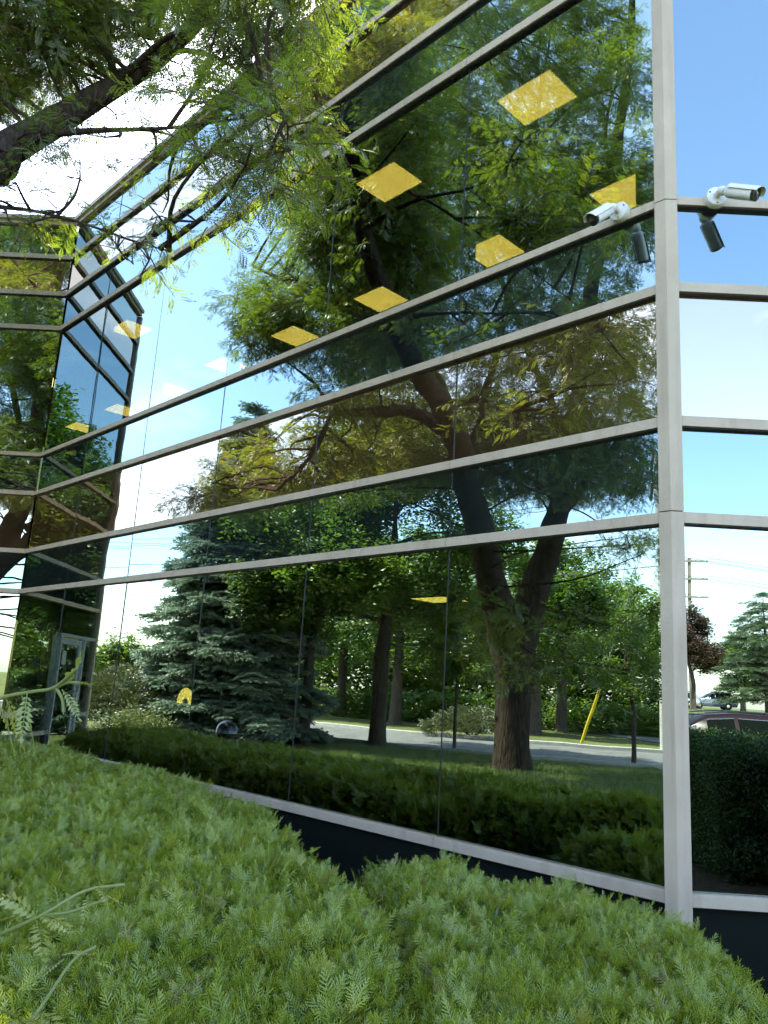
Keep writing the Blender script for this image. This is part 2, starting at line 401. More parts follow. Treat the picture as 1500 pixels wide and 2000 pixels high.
def leaf_clump(seed, n=22, R=0.28, ll=0.12, lw=0.10):
    random.seed(seed); mb = MB()
    for i in range(n):
        v = Vector((random.gauss(0, 1), random.gauss(0, 1), random.gauss(0, .7))).normalized()*R*random.uniform(.3, 1)
        a = random.uniform(0, 2*PI); d = Vector((math.cos(a), math.sin(a), random.uniform(-.6, .15))).normalized()
        s = d.cross(Vector((random.uniform(-.4, .4), random.uniform(-.4, .4), 1))).normalized()
        l = ll*random.uniform(.7, 1.2); w = lw*random.uniform(.7, 1.1)
        b = v; up = d.cross(s)
        mb.add([b, b+d*l*.35+s*w*.5+up*.012, b+d*l, b+d*l*.35-s*w*.5+up*.012], [(0, 1, 2), (0, 2, 3)])
    return mb
def clump_set(key, mat, **k):
    return [proto('clump_%s_%d' % (key, i), leaf_clump(40+i, **k), mat) for i in range(3)]
P_MAPLE = clump_set('maple', M['maple']); P_BRIGHT = clump_set('bright', M['bright']); P_DARK = clump_set('dark', M['dusk'])
P_PALE = clump_set('pale', M['pale'], n=16, ll=.07, lw=.03); P_PURPLE = clump_set('purple', M['purple'])
P_BOX = clump_set('box', M['box'], n=40, R=0.14, ll=.034, lw=.02)
def needle_clump(seed, n=46, L=0.30, nl=0.05, w=0.010, side=4):
    """a spruce or juniper branchlet: main axis plus side shoots clothed in needles"""
    random.seed(seed); mb = MB()
    axes = [(Vector((0, 0, 0)), Vector((1, 0, -.1)).normalized(), L)]
    for i in range(side):
        t = (i+1)/(side+1); sg = 1 if i % 2 else -1
        axes.append((Vector((L*t*.8, 0, -.02)), Vector((.7, sg*.75, random.uniform(-.25, .05))).normalized(), L*(.62-.35*t)+.05))
    for a, d, l in axes:
        k = max(6, int(n*l/L*.5))
        for i in range(k):
            t = (i+.5)/k; an = random.uniform(0, 2*PI)
            s = d.cross(Vector((0, 0, 1))).normalized(); u = d.cross(s)
            o = (s*math.cos(an)+u*math.sin(an)); nd = (o*.8+d*.6).normalized()
            b = a+d*l*t
            mb.add([b-d*w*.8, b+d*w*.8, b+nd*nl*(1.1-.4*t)], [(0, 1, 2)])
    return mb
P_SPRUCE = [proto('sprig_spruce_%d' % i, needle_clump(60+i, 84, .36, .044, .022), M['spruce']) for i in range(3)]
M['pine'] = mat_leaf('needle_pine', (0.040, 0.080, 0.030), (0.080, 0.120, 0.045), 0.2)
P_PINE = [proto('sprig_pine_%d' % i, needle_clump(65+i, 60, .36, .05, .014), M['pine']) for i in range(2)]
P_JUNI = [proto('sprig_juniper_%d' % i, needle_clump(70+i, 40, .30, .05, .012), M['juniper']) for i in range(2)]

def yew_shoot(seed, L=0.10, n=11, nl=0.028, nw=0.0027, side=2):
    random.seed(seed); mb = MB()
    axes = [(Vector((0, 0, 0)), Vector((1, 0, 0)), L)]
    for i in range(side):
        sg = 1 if i % 2 else -1
        axes.append((Vector((L*(.10+.22*i), 0, 0)), Vector((.8, sg*.62, random.uniform(.0, .35))).normalized(), L*random.uniform(.40, .58)))
    for a, d, l in axes:
        k = int(n*(l/L)**.8); cur = Vector((random.uniform(-.15, .15), random.uniform(-.15, .15), .12))
        s0 = d.cross(Vector((0, 0, 1))).normalized(); u0 = s0.cross(d)
        for i in range(k):
            t = (i+.6)/k; b = a+d*l*t+cur*(l*t*t*.6)
            for sg in (-1, 1):
                f = 1-.55*max(0, t-.55)/.45
                nd = (s0*sg*(.95-.55*max(0, t-.7)/.3)+d*(.55+.75*t*t)+u0*random.uniform(-.25, .75)).normalized()
                l2 = nl*f*random.uniform(.85, 1.1); sd = nd.cross(u0).normalized()
                mb.add([b-sd*nw*.5, b+sd*nw*.5, b+nd*l2*.7+sd*nw*.5, b+nd*l2, b+nd*l2*.7-sd*nw*.5], [(0, 1, 2, 3, 4)])
        mb.tube([a, a+d*l*.5+cur*(l*.15), a+d*l+cur*(l*.6)], [.0022, .0018, .001], 3, False, 0)
    return mb
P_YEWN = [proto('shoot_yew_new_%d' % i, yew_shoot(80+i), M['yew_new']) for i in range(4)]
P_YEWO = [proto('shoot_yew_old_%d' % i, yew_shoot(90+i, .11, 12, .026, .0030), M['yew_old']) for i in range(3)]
def tuft(seed, n=14, h=.09):
    random.seed(seed); mb = MB()
    for i in range(n):
        a = random.uniform(0, 2*PI); r = random.uniform(0, .08); b = Vector((r*math.cos(a), r*math.sin(a), 0))
        a2 = random.uniform(0, 2*PI); s = Vector((math.cos(a2), math.sin(a2), 0))*.005; l = Vector((random.uniform(-.4, .4), random.uniform(-.4, .4), 1)).normalized()*h*random.uniform(.6, 1.2)
        mb.add([b-s, b+s, b+l], [(0, 1, 2)])
    return mb
P_GRASS = [proto('tuft_%d' % i, tuft(100+i), M['grassblade']) for i in range(3)]
random.seed(7)
# ------------------------------------------------------------------ ground, road, paths
def gz(x, y):
    t = min(1, max(0, (-y-12)/26.0)); return 1.42*t*t*(3-2*t)
def build_ground():
    xs = [-900, -400, -200, -120] + list(np.arange(-80, 61, 4.0)) + [80, 120, 200, 400, 900]
    ys = [-900, -400, -200, -120] + list(np.arange(-80, 61, 4.0)) + [80, 120, 200, 400, 900]
    mb = MB(); n = len(ys)
    mb.v = [(x, y, gz(x, y)) for x in xs for y in ys]
    for i in range(len(xs)-1):
        for j in range(n-1):
            mb.f.append((i*n+j, (i+1)*n+j, (i+1)*n+j+1, i*n+j+1)); mb.mi.append(0)
    tag(mb.build('ground', M['ground'], smooth=True), kind='structure')
build_ground()
def ribbon(name, left, right, dz, mat, kind='structure', sub=6):
    mb = MB()
    A = spline([(*p, 0.1) for p in left], sub); B = spline([(*p, 0.1) for p in right], sub)
    for a, b in zip(A, B):
        for k in range(5):
            x = a[0]+(b[0]-a[0])*k/4; y = a[1]+(b[1]-a[1])*k/4
            mb.v.append((x, y, gz(x, y)+dz))
    for i in range(len(A)-1):
        for k in range(4):
            q = i*5+k; mb.f.append((q, q+1, q+6, q+5)); mb.mi.append(0)
    return tag(mb.build(name, mat), kind=kind)
NEAR = [(-9.5, -40, 0), (-11.6, -20, 0), (-13.2, -8, 0), (-14.7, -.3, 0), (-16.5, 5.1, 0), (-20.0, 10.6, 0), (-27.5, 19, 0), (-43, 33, 0), (-75, 60, 0)]
FAR = [(-16.8, -40, 0), (-18.6, -20, 0), (-20.0, -8.5, 0), (-21.3, -2.6, 0), (-23.7, 4.0, 0), (-27.6, 10.2, 0), (-34.5, 18.5, 0), (-48, 31, 0), (-79, 56, 0)]
ribbon('road', NEAR, FAR, 0.02, M['asphalt'])
def kerb(name, line, sgn):
    A = spline([(*p, 0.1) for p in line], 6); mb = MB(); n = 0
    for i, a in enumerate(A):
        b = A[min(i+1, len(A)-1)]; c = A[max(i-1, 0)]
        d = Vector((b[0]-c[0], b[1]-c[1], 0)).normalized(); s = Vector((-d.y, d.x, 0))*sgn
        z = gz(a[0], a[1]); p = Vector((a[0], a[1], z))
        for q in (p+Vector((0, 0, -.05)), p+Vector((0, 0, .13)), p+s*.28+Vector((0, 0, .14)), p+s*.28+Vector((0, 0, -.05))):
            mb.v.append(tuple(q))
    for i in range(len(A)-1):
        for k in range(3):
            q = i*4+k; mb.f.append((q, q+1, q+5, q+4)); mb.mi.append(0)
    tag(mb.build(name, M['concrete']), kind='structure')
kerb('kerb', NEAR, -1); kerb('kerb', FAR, 1)
# parking apron, side street and path on the far right
ribbon('parking_lot', [(2, -18, 0), (16, -18, 0), (34, -18, 0)], [(2, -6, 0), (16, -6, 0), (34, -6, 0)], 0.025, M['asphalt'])
ribbon('side_street', [(-12, -62, 0), (20, -60, 0), (60, -56, 0)], [(-12, -70, 0), (20, -68.5, 0), (60, -64, 0)], 0.03, M['asphalt'])
ribbon('side_pavement', [(-8, -31, 0), (20, -30.5, 0), (55, -29, 0)], [(-8, -29.4, 0), (20, -28.9, 0), (55, -27.4, 0)], 0.03, M['concrete'])
ribbon('driveway', [(-24.5, -10.5, 0), (-30, -8.5, 0), (-46, -6, 0)], [(-23.8, -6.2, 0), (-30, -4.6, 0), (-46, -2.5, 0)], 0.03, M['asphalt'])
ribbon('entrance_path', [(-8.9, 12.95, 0), (-9.6, 11.5, 0), (-12.5, 10.2, 0), (-18.5, 12.8, 0)], [(-7.4, 12.95, 0), (-7.9, 11.2, 0), (-11.2, 8.7, 0), (-18.0, 10.8, 0)], 0.03, M['concrete'])
mb = MB(); mb.prism([(14, 5.1), (1.78, 5.1), (-6.2, 12.98), (-7.2, 12.98), (-6.6, 10.2), (-4, 4.5), (-3, 1.6), (0, .9), (2.6, .9), (3.0, -1.0), (14, -1.0)], -.05, .02)
tag(mb.build('mulch_bed', M['mulch']), kind='structure')

# ------------------------------------------------------------------ office building
AL = 0.7909959
MX, MY, LM = 1.74539, 5.15597, 11.16548
U = Vector((-math.sin(AL), math.cos(AL), 0)); NO = Vector((-math.cos(AL), -math.sin(AL), 0)); Z = Vector((0, 0, 1)); X = Vector((1, 0, 0)); Y = Vector((0, 1, 0))
P0 = Vector((MX, MY, 0)); CL = P0 + U*LM
BLD = empty('office_building', (MX, MY, 0), 'two storey mirror glass office building with stepped facade', 'building')
GL = 0.05                                     # glass sits this far behind the rail faces
RAILS = [('sill', .498, .570), ('r4', 2.8187, 2.893), ('r3', 3.484, 3.556), ('r2', 4.4668, 4.5388), ('r1', 5.1433, 5.2079),
         ('r5', 7.4467, 7.5284), ('r6', 8.1039, 8.1854), ('r7', 8.8162, 8.8997)]
ROWS = [('base', .03, .498), ('vision_low', .570, 2.8187), ('blue', 2.893, 3.484), ('gold', 3.556, 4.4668), ('blue', 4.5388, 5.1433),
        ('vision', 5.2079, 7.4467), ('blue', 7.5284, 8.1039), ('gold', 8.1854, 8.8162), ('blue', 8.8997, 9.482)]
# facade frames: origin, direction along, outward normal
FA = (P0, U, NO); FR = (P0, X, -Y); FL = (CL, -X, -Y)
PANE_ROT = 0.0024
def pane(F, a, b, z0, z1, mat):
    O, D, N = F
    c = O + D*((a+b)/2) + Z*((z0+z1)/2) - N*(GL+.006)
    r1, r2 = random.gauss(0, PANE_ROT), random.gauss(0, PANE_ROT)
    mb = MB(); hw, hh = (b-a)/2-.004, (z1-z0)/2-.0015
    nv = (N + D*r1 + Z*r2).normalized(); dx = (D - nv*D.dot(nv)).normalized(); dz = nv.cross(dx); dz = dz if dz.z > 0 else -dz
    mb.box(c, (hw*2, .010, hh*2), (dx, nv, dz))
    return mb.build('glass_pane', M[mat], BLD)
def rail(F, a, b, z0, z1, proud=0.0, name='rail', mat='frame', depth=.11):
    O, D, N = F
    mb = MB(); d = depth + proud
    mb.box(O + D*((a+b)/2) + Z*((z0+z1)/2) - N*(d/2-proud), (b-a-.005, d, z1-z0), (D, N, Z))
    return mb.build(name, M[mat], BLD, bevel=.0025)
def joint(F, s, z0, z1, w=.010):
    O, D, N = F
    mb = MB(); mb.box(O + D*s + Z*((z0+z1)/2) - N*(GL+.004), (w, .012, z1-z0), (D, N, Z)); mb.build('glazing_joint', M['gasket'], BLD)
def back_mullion(F, s, z0, z1):
    O, D, N = F
    mb = MB(); mb.box(O + D*s + Z*((z0+z1)/2) - N*(GL+.09), (.055, .14, z1-z0-.004), (D, N, Z)); mb.build('mullion', M['gasket'], BLD)
def facade(F, cuts, e0, e1, skip=()):
    xs = [e0]+cuts+[e1]
    for i in range(len(xs)-1):
        a, b = xs[i], xs[i+1]
        if i in skip:
            rows = [r for r in ROWS if r[1] > 2.85]; rails = [r for r in RAILS if r[1] > 2]
        else: rows, rails = ROWS, RAILS
        for m, z0, z1 in rows: pane(F, a, b, z0, z1, m)
        for nme, z0, z1 in rails:
            rail(F, a, b, z0, z1)
            rail(F, a, b, z0-.008, z0-.0004, -.012, 'gasket', 'gasket', .05)
        rail(F, a, b, 9.482, 9.545, .012, 'coping_step'); rail(F, a, b, 9.556, 9.635, .055, 'coping')
    for s in cuts:
        for m, z0, z1 in ROWS:
            if s in skip: continue
            joint(F, s, z0, z1)
            if m.startswith('vision'): back_mullion(F, s, z0, z1)
facade(FA, [1.9504, 3.8089, 5.6647, 7.5571, 9.4634], .078, LM-.0)
facade(FR, [1.95, 3.85], .0775, 5.75)
facade(FL, [1.72], .0, 3.5, skip=(1,))
# corner mullion at the near outside corner, in three lifts with open joints
def corner_mullion(P, wa, wb, Da, Db, Na, Nb, pr=.018):
    bis = (Na+Nb).normalized(); k = pr/ bis.dot(Na)
    for z0, z1 in ((0, 2.888), (2.894, 5.166), (5.172, 9.48)):
        fr = P + bis*k
        poly = [P+Da*wa+Na*pr, fr, P+Db*wb+Nb*pr, P+Db*wb-Nb*.12, P-bis*.14, P+Da*wa-Na*.12]
        mb = MB(); mb.prism([(p.x, p.y) for p in poly], z0, z1); mb.build('corner_mullion', M['frame'], BLD, bevel=.003)
    mb = MB(); pr2 = .058; k2 = pr2/bis.dot(Na); fr = P+bis*k2
    mb.prism([(p.x, p.y) for p in (P+Da*wa+Na*pr2, fr, P+Db*wb+Nb*pr2, P+Db*wb-Nb*.05, P-bis*.05, P+Da*wa-Na*.05)], 9.482, 9.635)
    mb.build('coping', M['frame'], BLD)
corner_mullion(P0, .078, .0765, U, X, NO, -Y)
# ends of the stepped block: dark return walls, roof and slabs
PL = CL - X*3.5; PR = P0 + X*5.75
def end_post(P, w=.09):
    mb = MB(); mb.box(P+Y*.05+Z*4.74, (w, .12, 9.48)); mb.build('corner_mullion', M['frame'], BLD, bevel=.003)
end_post(PL-X*.045); end_post(PR+X*.045)
FLr = (PL-X*.05+Y*11, -Y, -X); FRr = (PR+X*.05, Y, X)
facade(FLr, [2.2, 4.4, 6.6, 8.8], 0, 10.9); facade(FRr, [2.2, 4.4, 6.6, 8.8, 11.0, 13.2, 15.4, 17.2], .05, 18.6)
OUT = [(PR.x, PR.y+.14), (MX+.06, MY+.14), (CL.x+.16, CL.y+.14), (PL.x, PL.y+.14), (PL.x, 24.0), (PR.x, 24.0)]
for nm, z0, z1, m in (('interior_floor', .30, .34, 'carpet'), ('ceiling', 3.50, 3.54, 'interior'), ('interior_floor', 4.47, 4.52, 'carpet'), ('ceiling', 7.49, 7.53, 'interior'), ('roof', 9.30, 9.46, 'roof')):
    mb = MB(); mb.prism(OUT, z0, z1); mb.build(nm, M[m], BLD)
mb = MB(); mb.box((( PL.x+PR.x)/2, 24.06, 4.74), (PR.x-PL.x, .1, 9.4)); mb.build('rear_wall', M['brickpale'], BLD)
# rooms: back wall, low dark partition, columns, desk
def slab_wall(name, s0, s1, dep, z0, z1, mat, F=FA, th=.1):
    O, D, N = F
    mb = MB(); mb.box(O + D*((s0+s1)/2) - N*dep + Z*((z0+z1)/2), (s1-s0, th, z1-z0), (D, N, Z)); return mb.build(name, M[mat], BLD)
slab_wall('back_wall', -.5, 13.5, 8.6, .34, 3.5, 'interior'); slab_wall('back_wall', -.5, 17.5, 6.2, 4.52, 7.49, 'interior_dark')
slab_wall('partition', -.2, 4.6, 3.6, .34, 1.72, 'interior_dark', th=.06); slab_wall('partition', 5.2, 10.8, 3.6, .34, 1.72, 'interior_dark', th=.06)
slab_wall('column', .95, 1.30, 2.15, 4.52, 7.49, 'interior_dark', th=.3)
slab_wall('column', .16, .42, .42, .34, 3.5, 'column', th=.22)
slab_wall('column', 7.05, 7.27, .75, .34, 3.5, 'column', th=.22)
slab_wall('column', .20, .36, .40, .34, 3.5, 'column', FR, th=.2)
mb = MB(); mb.box((2.68, 6.15, 1.02), (1.3, .55, .05)); mb.box((2.68, 6.12, .90), (1.26, .04, .18)); mb.build('desk_top', M['wood'], BLD, bevel=.004)
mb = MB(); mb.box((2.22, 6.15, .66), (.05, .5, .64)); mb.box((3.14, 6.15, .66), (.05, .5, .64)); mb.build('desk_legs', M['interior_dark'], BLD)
slab_wall('partition', -.4, 5.6, 2.9, .34, 1.66, 'interior_dark', FR, th=.06)
# ceiling light panels seen through the upper and lower glass
def light_panel(s, dep, z, ls=.62, ld=.42, F=FA):
    O, D, N = F
    c = O + D*s - N*dep + Z*z
    mb = MB(); mb.box(c + Z*.012, (ls+.03, ld+.03, .012), (D, N, Z)); fr = mb.build('ceiling_light', M['interior'], BLD)
    mb = MB(); mb.box(c, (ls, ld, .008), (D, N, Z)); mb.build('diffuser', M['lamp'], fr)
for s in (1.73, 3.82, 10.17): light_panel(s, .83, 7.474, .62, .47)
for s in (1.86, 3.81, 5.98, 8.10, 10.2, 12.3, 14.4, 16.5): light_panel(s, 2.81, 7.474, .62, .55)
light_panel(8.45, 7.2, 3.46, .9, .7)
# glass door with silver frame in the set-back wing
def door_bay():
    O, D, N = FL
    rail(FL, 1.72, 3.5, 2.235, 2.30, .004, 'transom', 'silver')
    pane(FL, 1.72, 3.5, 2.30, 2.8187, 'vision_low')
    pane(FL, 2.86, 3.5, .84, 2.235, 'vision_low'); pane(FL, 2.86, 3.5, .06, .76, 'vision_low')
    rail(FL, 2.90, 3.5, .76, .84, .004, 'mid_rail', 'silver')
    mb = MB(); mb.box(O+D*2.86+Z*1.12-N*.03, (.07, .12, 2.23), (D, N, Z)); mb.build('door_post', M['silver'], BLD, bevel=.003)
    mb = MB(); mb.box(O+D*1.72+Z*1.12-N*.03, (.05, .12, 2.23), (D, N, Z)); mb.build('door_post', M['silver'], BLD, bevel=.003)
    a, b = 1.75, 2.82; mb = MB()
    mb.box(O+D*(b-.06)+Z*1.11-N*.035, (.11, .045, 2.21), (D, N, Z)); mb.box(O+D*(a+.035)+Z*1.11-N*.035, (.06, .045, 2.21), (D, N, Z))
    mb.box(O+D*((a+b)/2)+Z*2.16-N*.0352, (b-a-.18, .044, .10), (D, N, Z)); mb.box(O+D*((a+b)/2)+Z*.10-N*.0352, (b-a-.18, .044, .16), (D, N, Z))
    dr = mb.build('door', M['silver'], BLD)
    mb = MB(); mb.box(O+D*((a+b)/2-.02)+Z*1.14-N*.04, (b-a-.16, .01, 1.94), (D, N, Z)); mb.build('door_glass', M['vision_low'], dr)
    mb = MB(); h = O+D*(b-.12)+N*.05
    mb.tube([h+Z*.85-N*.06, h+Z*.85, h+Z*1.25, h+Z*1.25-N*.06], [.011]*4, 8); mb.build('handle', M['chrome'], dr, smooth=True)
    mb = MB(); mb.box(O+D*(a+.30)+Z*1.86-N*.029, (.19, .002, .25), (D, N, Z)); mb.build('notice', M['interior'], dr)
door_bay()
# yellow half ring just inside a lower pane, given the ceiling panels' emission
def half_ring():
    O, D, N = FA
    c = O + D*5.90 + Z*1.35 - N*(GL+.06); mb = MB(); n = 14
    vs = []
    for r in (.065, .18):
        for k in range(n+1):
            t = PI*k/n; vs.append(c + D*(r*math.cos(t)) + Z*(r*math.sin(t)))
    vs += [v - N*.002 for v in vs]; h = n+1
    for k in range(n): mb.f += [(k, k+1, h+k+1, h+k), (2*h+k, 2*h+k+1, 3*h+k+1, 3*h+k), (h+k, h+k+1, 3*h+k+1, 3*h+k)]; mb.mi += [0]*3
    mb.v = [tuple(v) for v in vs]; mb.build('yellow_half_ring', M['lamp'], BLD, recalc=False)
half_ring()

# ------------------------------------------------------------------ security cameras
def sec_cam(P, n, d, label):
    """P on the rail face, n outward, d the way the lens looks"""
    n = Vector(n).normalized(); d = Vector(d).normalized()
    def B(mb, *a_, **k_):
        mb.v = [tuple(P+(Vector(v)-P)*1.32) for v in mb.v]; return mb.build(*a_, **k_)
    r = empty('security_camera', P, label, 'camera', 'bullet cameras on the first floor rail')
    mb = MB(); mb.lathe(P, [(.056, .001), (.056, .034), (.052, .040), (.030, .041)], 28, n); mt = B(mb, 'mount_base', M['white'], r, smooth=True)
    s1 = n.cross(Z).normalized(); s2 = s1.cross(n)
    for k in range(3):
        a = 2*PI*k/3+.5; mb = MB(); mb.lathe(P+n*.0405+(s1*math.cos(a)+s2*math.sin(a))*.042, [(.0045, 0), (.0045, .002)], 8, n); B(mb, 'screw', M['black'], mt)
    e = P + n*.040; j = P + n*.085 + d*.012
    mb = MB(); mb.tube([e, P+n*.062, j], [.020, .018, .019], 14); mb.lathe(j - d*.02, [(.012, 0), (.023, .006), (.026, .02), (.023, .034), (.012, .04)], 16, d)
    B(mb, 'swivel_arm', M['white'], r, smooth=True)
    sd_ = d.cross(Z).normalized(); up = sd_.cross(d)
    c0 = j + d*.025; mb = MB(); n_ = 20
    secs = [(0, .022, .022), (.012, .031, .031), (.06, .033, .033), (.165, .033, .033)]
    base = []
    for h, rx, rz in secs:
        for k in range(n_):
            t = 2*PI*k/n_; ct, st = math.cos(t), math.sin(t)
            q = 0.72; px = math.copysign(abs(ct)**q, ct)*rx; pz = math.copysign(abs(st)**q, st)*rz
            mb.v.append(tuple(c0 + d*h + sd_*px + up*pz))
    for i in range(len(secs)-1):
        for k in range(n_): a0 = i*n_+k; a1 = i*n_+(k+1) % n_; mb.f.append((a0, a1, a1+n_, a0+n_)); mb.mi.append(0)
    mb.f.append(tuple(range(n_))[::-1]); mb.mi.append(0)
    mb.f.append(tuple((len(secs)-1)*n_+k for k in range(n_))); mb.mi.append(0)
    B(mb, 'body', M['white'], r, smooth=True)
    # sun shield: a curved sheet over the body, overhanging the lens
    mb = MB(); m_ = 10
    for h in (.020, .192):
        for rr in (.0395, .0420):
            for k in range(m_+1):
                t = PI*(.04+.92*k/m_); mb.v.append(tuple(c0 + d*(h+ (.0 if h < .1 else .012*math.sin(t))) + sd_*(rr*math.cos(t)) + up*(rr*math.sin(t)*.98+.002)))
    w = m_+1
    for k in range(m_):
        mb.f += [(k, k+1, 2*w+k+1, 2*w+k), (w+k, w+k+1, 3*w+k+1, 3*w+k), (k, k+1, w+k+1, w+k), (2*w+k, 2*w+k+1, 3*w+k+1, 3*w+k)]; mb.mi += [0]*4
    mb.f += [(0, w, 3*w, 2*w), (m_, w+m_, 3*w+m_, 2*w+m_)]; mb.mi += [0]*2
    B(mb, 'sun_shield', M['white'], r, smooth=True)
    f = c0 + d*.165
    mb = MB(); mb.lathe(f, [(.0345, -.002), (.0350, .012), (.030, .014)], 24, d); fb = B(mb, 'face', M['black'], r, smooth=True)
    mb = MB(); mb.lathe(f+d*.0141, [(.016, 0), (.016, .003), (.010, .005)], 18, d); B(mb, 'lens', M['lens'], fb, smooth=True)
PC1 = P0 + U*.345 + Z*5.205; PC2 = P0 + X*.345 + Z*5.19
sec_cam(PC1, NO, NO*.66 + U*.16 - Z*.58, 'white bullet security camera on the angled wall, looking down to the left')
sec_cam(PC2, -Y, X*.58 - Y*.62 - Z*.50, 'white bullet security camera right of the corner mullion, looking right')

# ------------------------------------------------------------------ yew bushes
def at(t, dd): 
    p = P0 + U*t + NO*(dd+GL); return (p.x, p.y)
YL = [at(10.6, .42), at(8, .40), at(4.4, .42), at(3.2, .62), at(2.4, .98), at(1.9, 1.40), (.12, 3.9), (.20, 2.9), (.20, 2.3), (-.4, 2.2), (-1.3, 2.3), (-2.4, 3.6), (-3.0, 4.4), (-4.5, 5.6), at(7.5, 2.9), at(10.4, 2.6)]
YR = [at(1.72, 1.10), at(1.35, .72), at(.8, .52), at(.1, .42), (1.70, 4.78), (1.74, 4.2), (1.62, 3.6), (1.52, 2.9), (1.35, 2.2), (.35, 2.1), (.02, 2.4), (.02, 3.2), (-.02, 4.2)]
def seg_dist(px, py, poly):
    P = np.array(poly); Q = np.roll(P, -1, 0); d = np.full(px.shape, 1e9); inside = np.zeros(px.shape, bool)
    for (x1, y1), (x2, y2) in zip(P, Q):
        l2 = (x2-x1)**2+(y2-y1)**2; t = np.clip(((px-x1)*(x2-x1)+(py-y1)*(y2-y1))/l2, 0, 1)
        d = np.minimum(d, np.hypot(px-x1-t*(x2-x1), py-y1-t*(y2-y1)))
        c = ((y1 > py) != (y2 > py)) & (px < (x2-x1)*(py-y1)/((y2-y1) if y2 != y1 else 1e-9)+x1); inside ^= c
    return d, inside
def yew_h(x, y, poly, hi, round_=.30):
    d, ins = seg_dist(x, y, poly)
    dd = (x-MX)*NO.x+(y-MY)*NO.y
    base = hi*np.maximum(.12, np.where(dd > 1.8, 1-((dd-1.8)/2.6)**2, 1-((1.8-dd)/2.6)**2*.6))
    lump = np.array([noise.noise(Vector((a*1.5, b*1.5, 3.3)))*.11+noise.noise(Vector((a*4.5, b*4.5, 1.3)))*.055+noise.noise(Vector((a*11, b*11, .3)))*.03 for a, b in zip(x, y)])
    e = np.clip(d/round_, 0, 1); e = np.sqrt(1-(1-e)**2)
    return np.where(ins, (base+lump)*(.30+.70*e), -1), ins
def yew(name, poly, hi, label, dens, seed):
    r_ = np.random.default_rng(seed)
    c = np.mean(np.array(poly), 0)
    root = empty(name, (c[0], c[1], 0), label, 'bush', 'yew bushes along the facade')
    P = np.array(poly); lo, hi_ = P.min(0), P.max(0)
    # inner mass
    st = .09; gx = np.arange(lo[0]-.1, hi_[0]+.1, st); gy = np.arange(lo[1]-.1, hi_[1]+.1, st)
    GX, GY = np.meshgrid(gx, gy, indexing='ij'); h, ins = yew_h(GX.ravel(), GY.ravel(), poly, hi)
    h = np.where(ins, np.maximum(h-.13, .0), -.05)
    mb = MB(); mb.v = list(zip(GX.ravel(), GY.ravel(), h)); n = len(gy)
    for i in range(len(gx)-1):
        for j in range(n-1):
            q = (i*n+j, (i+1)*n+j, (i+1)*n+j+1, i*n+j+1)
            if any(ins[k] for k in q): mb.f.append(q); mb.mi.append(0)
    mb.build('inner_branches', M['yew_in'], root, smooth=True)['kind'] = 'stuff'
    area = (hi_-lo).prod(); n = int(area*dens)
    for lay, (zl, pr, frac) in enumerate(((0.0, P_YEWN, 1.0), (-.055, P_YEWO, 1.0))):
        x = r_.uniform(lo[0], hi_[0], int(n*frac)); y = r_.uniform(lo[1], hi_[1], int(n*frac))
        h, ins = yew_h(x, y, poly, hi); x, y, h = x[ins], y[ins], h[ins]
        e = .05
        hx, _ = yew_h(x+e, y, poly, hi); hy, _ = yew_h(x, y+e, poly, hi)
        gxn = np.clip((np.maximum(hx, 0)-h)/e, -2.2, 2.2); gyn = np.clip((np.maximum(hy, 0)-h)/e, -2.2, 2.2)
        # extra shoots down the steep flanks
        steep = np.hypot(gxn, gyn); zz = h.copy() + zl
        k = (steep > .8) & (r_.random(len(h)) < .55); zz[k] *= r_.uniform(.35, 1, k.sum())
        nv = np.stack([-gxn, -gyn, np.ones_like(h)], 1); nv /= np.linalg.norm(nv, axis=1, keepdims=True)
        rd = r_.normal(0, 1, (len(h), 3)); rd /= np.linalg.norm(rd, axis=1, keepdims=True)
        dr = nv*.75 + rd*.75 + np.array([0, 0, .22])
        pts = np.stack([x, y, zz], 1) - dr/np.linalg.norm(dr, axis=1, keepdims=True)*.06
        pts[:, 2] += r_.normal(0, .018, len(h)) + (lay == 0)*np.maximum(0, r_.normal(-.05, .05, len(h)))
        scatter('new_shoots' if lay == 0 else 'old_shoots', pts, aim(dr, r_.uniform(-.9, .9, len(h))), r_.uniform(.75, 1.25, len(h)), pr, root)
    leaders(root, poly, hi, int(area*60), seed+5)
def leaders(root, poly, hi, n, seed):
    # longer upright leaders standing proud of the clipped surface
    r_ = np.random.default_rng(seed); P = np.array(poly); lo, hi_ = P.min(0), P.max(0)
    x = r_.uniform(lo[0], hi_[0], n); y = r_.uniform(lo[1], hi_[1], n); h, ins = yew_h(x, y, poly, hi); x, y, h = x[ins], y[ins], h[ins]; n = len(x)
    D = np.stack([r_.normal(0, .35, n), r_.normal(0, .35, n), np.ones(n)], 1)
    scatter('leader_shoots', np.stack([x, y, h-.03], 1), aim(D, r_.uniform(-3, 3, n)), r_.uniform(1.0, 1.7, n), P_YEWN[:2], root)
yew('yew_bush', YL, .71, 'large spreading yew bush filling the lower left below the glass wall', 1900, 11)
yew('yew_bush', YR, .57, 'smaller yew bush at the foot of the corner mullion', 2200, 12)

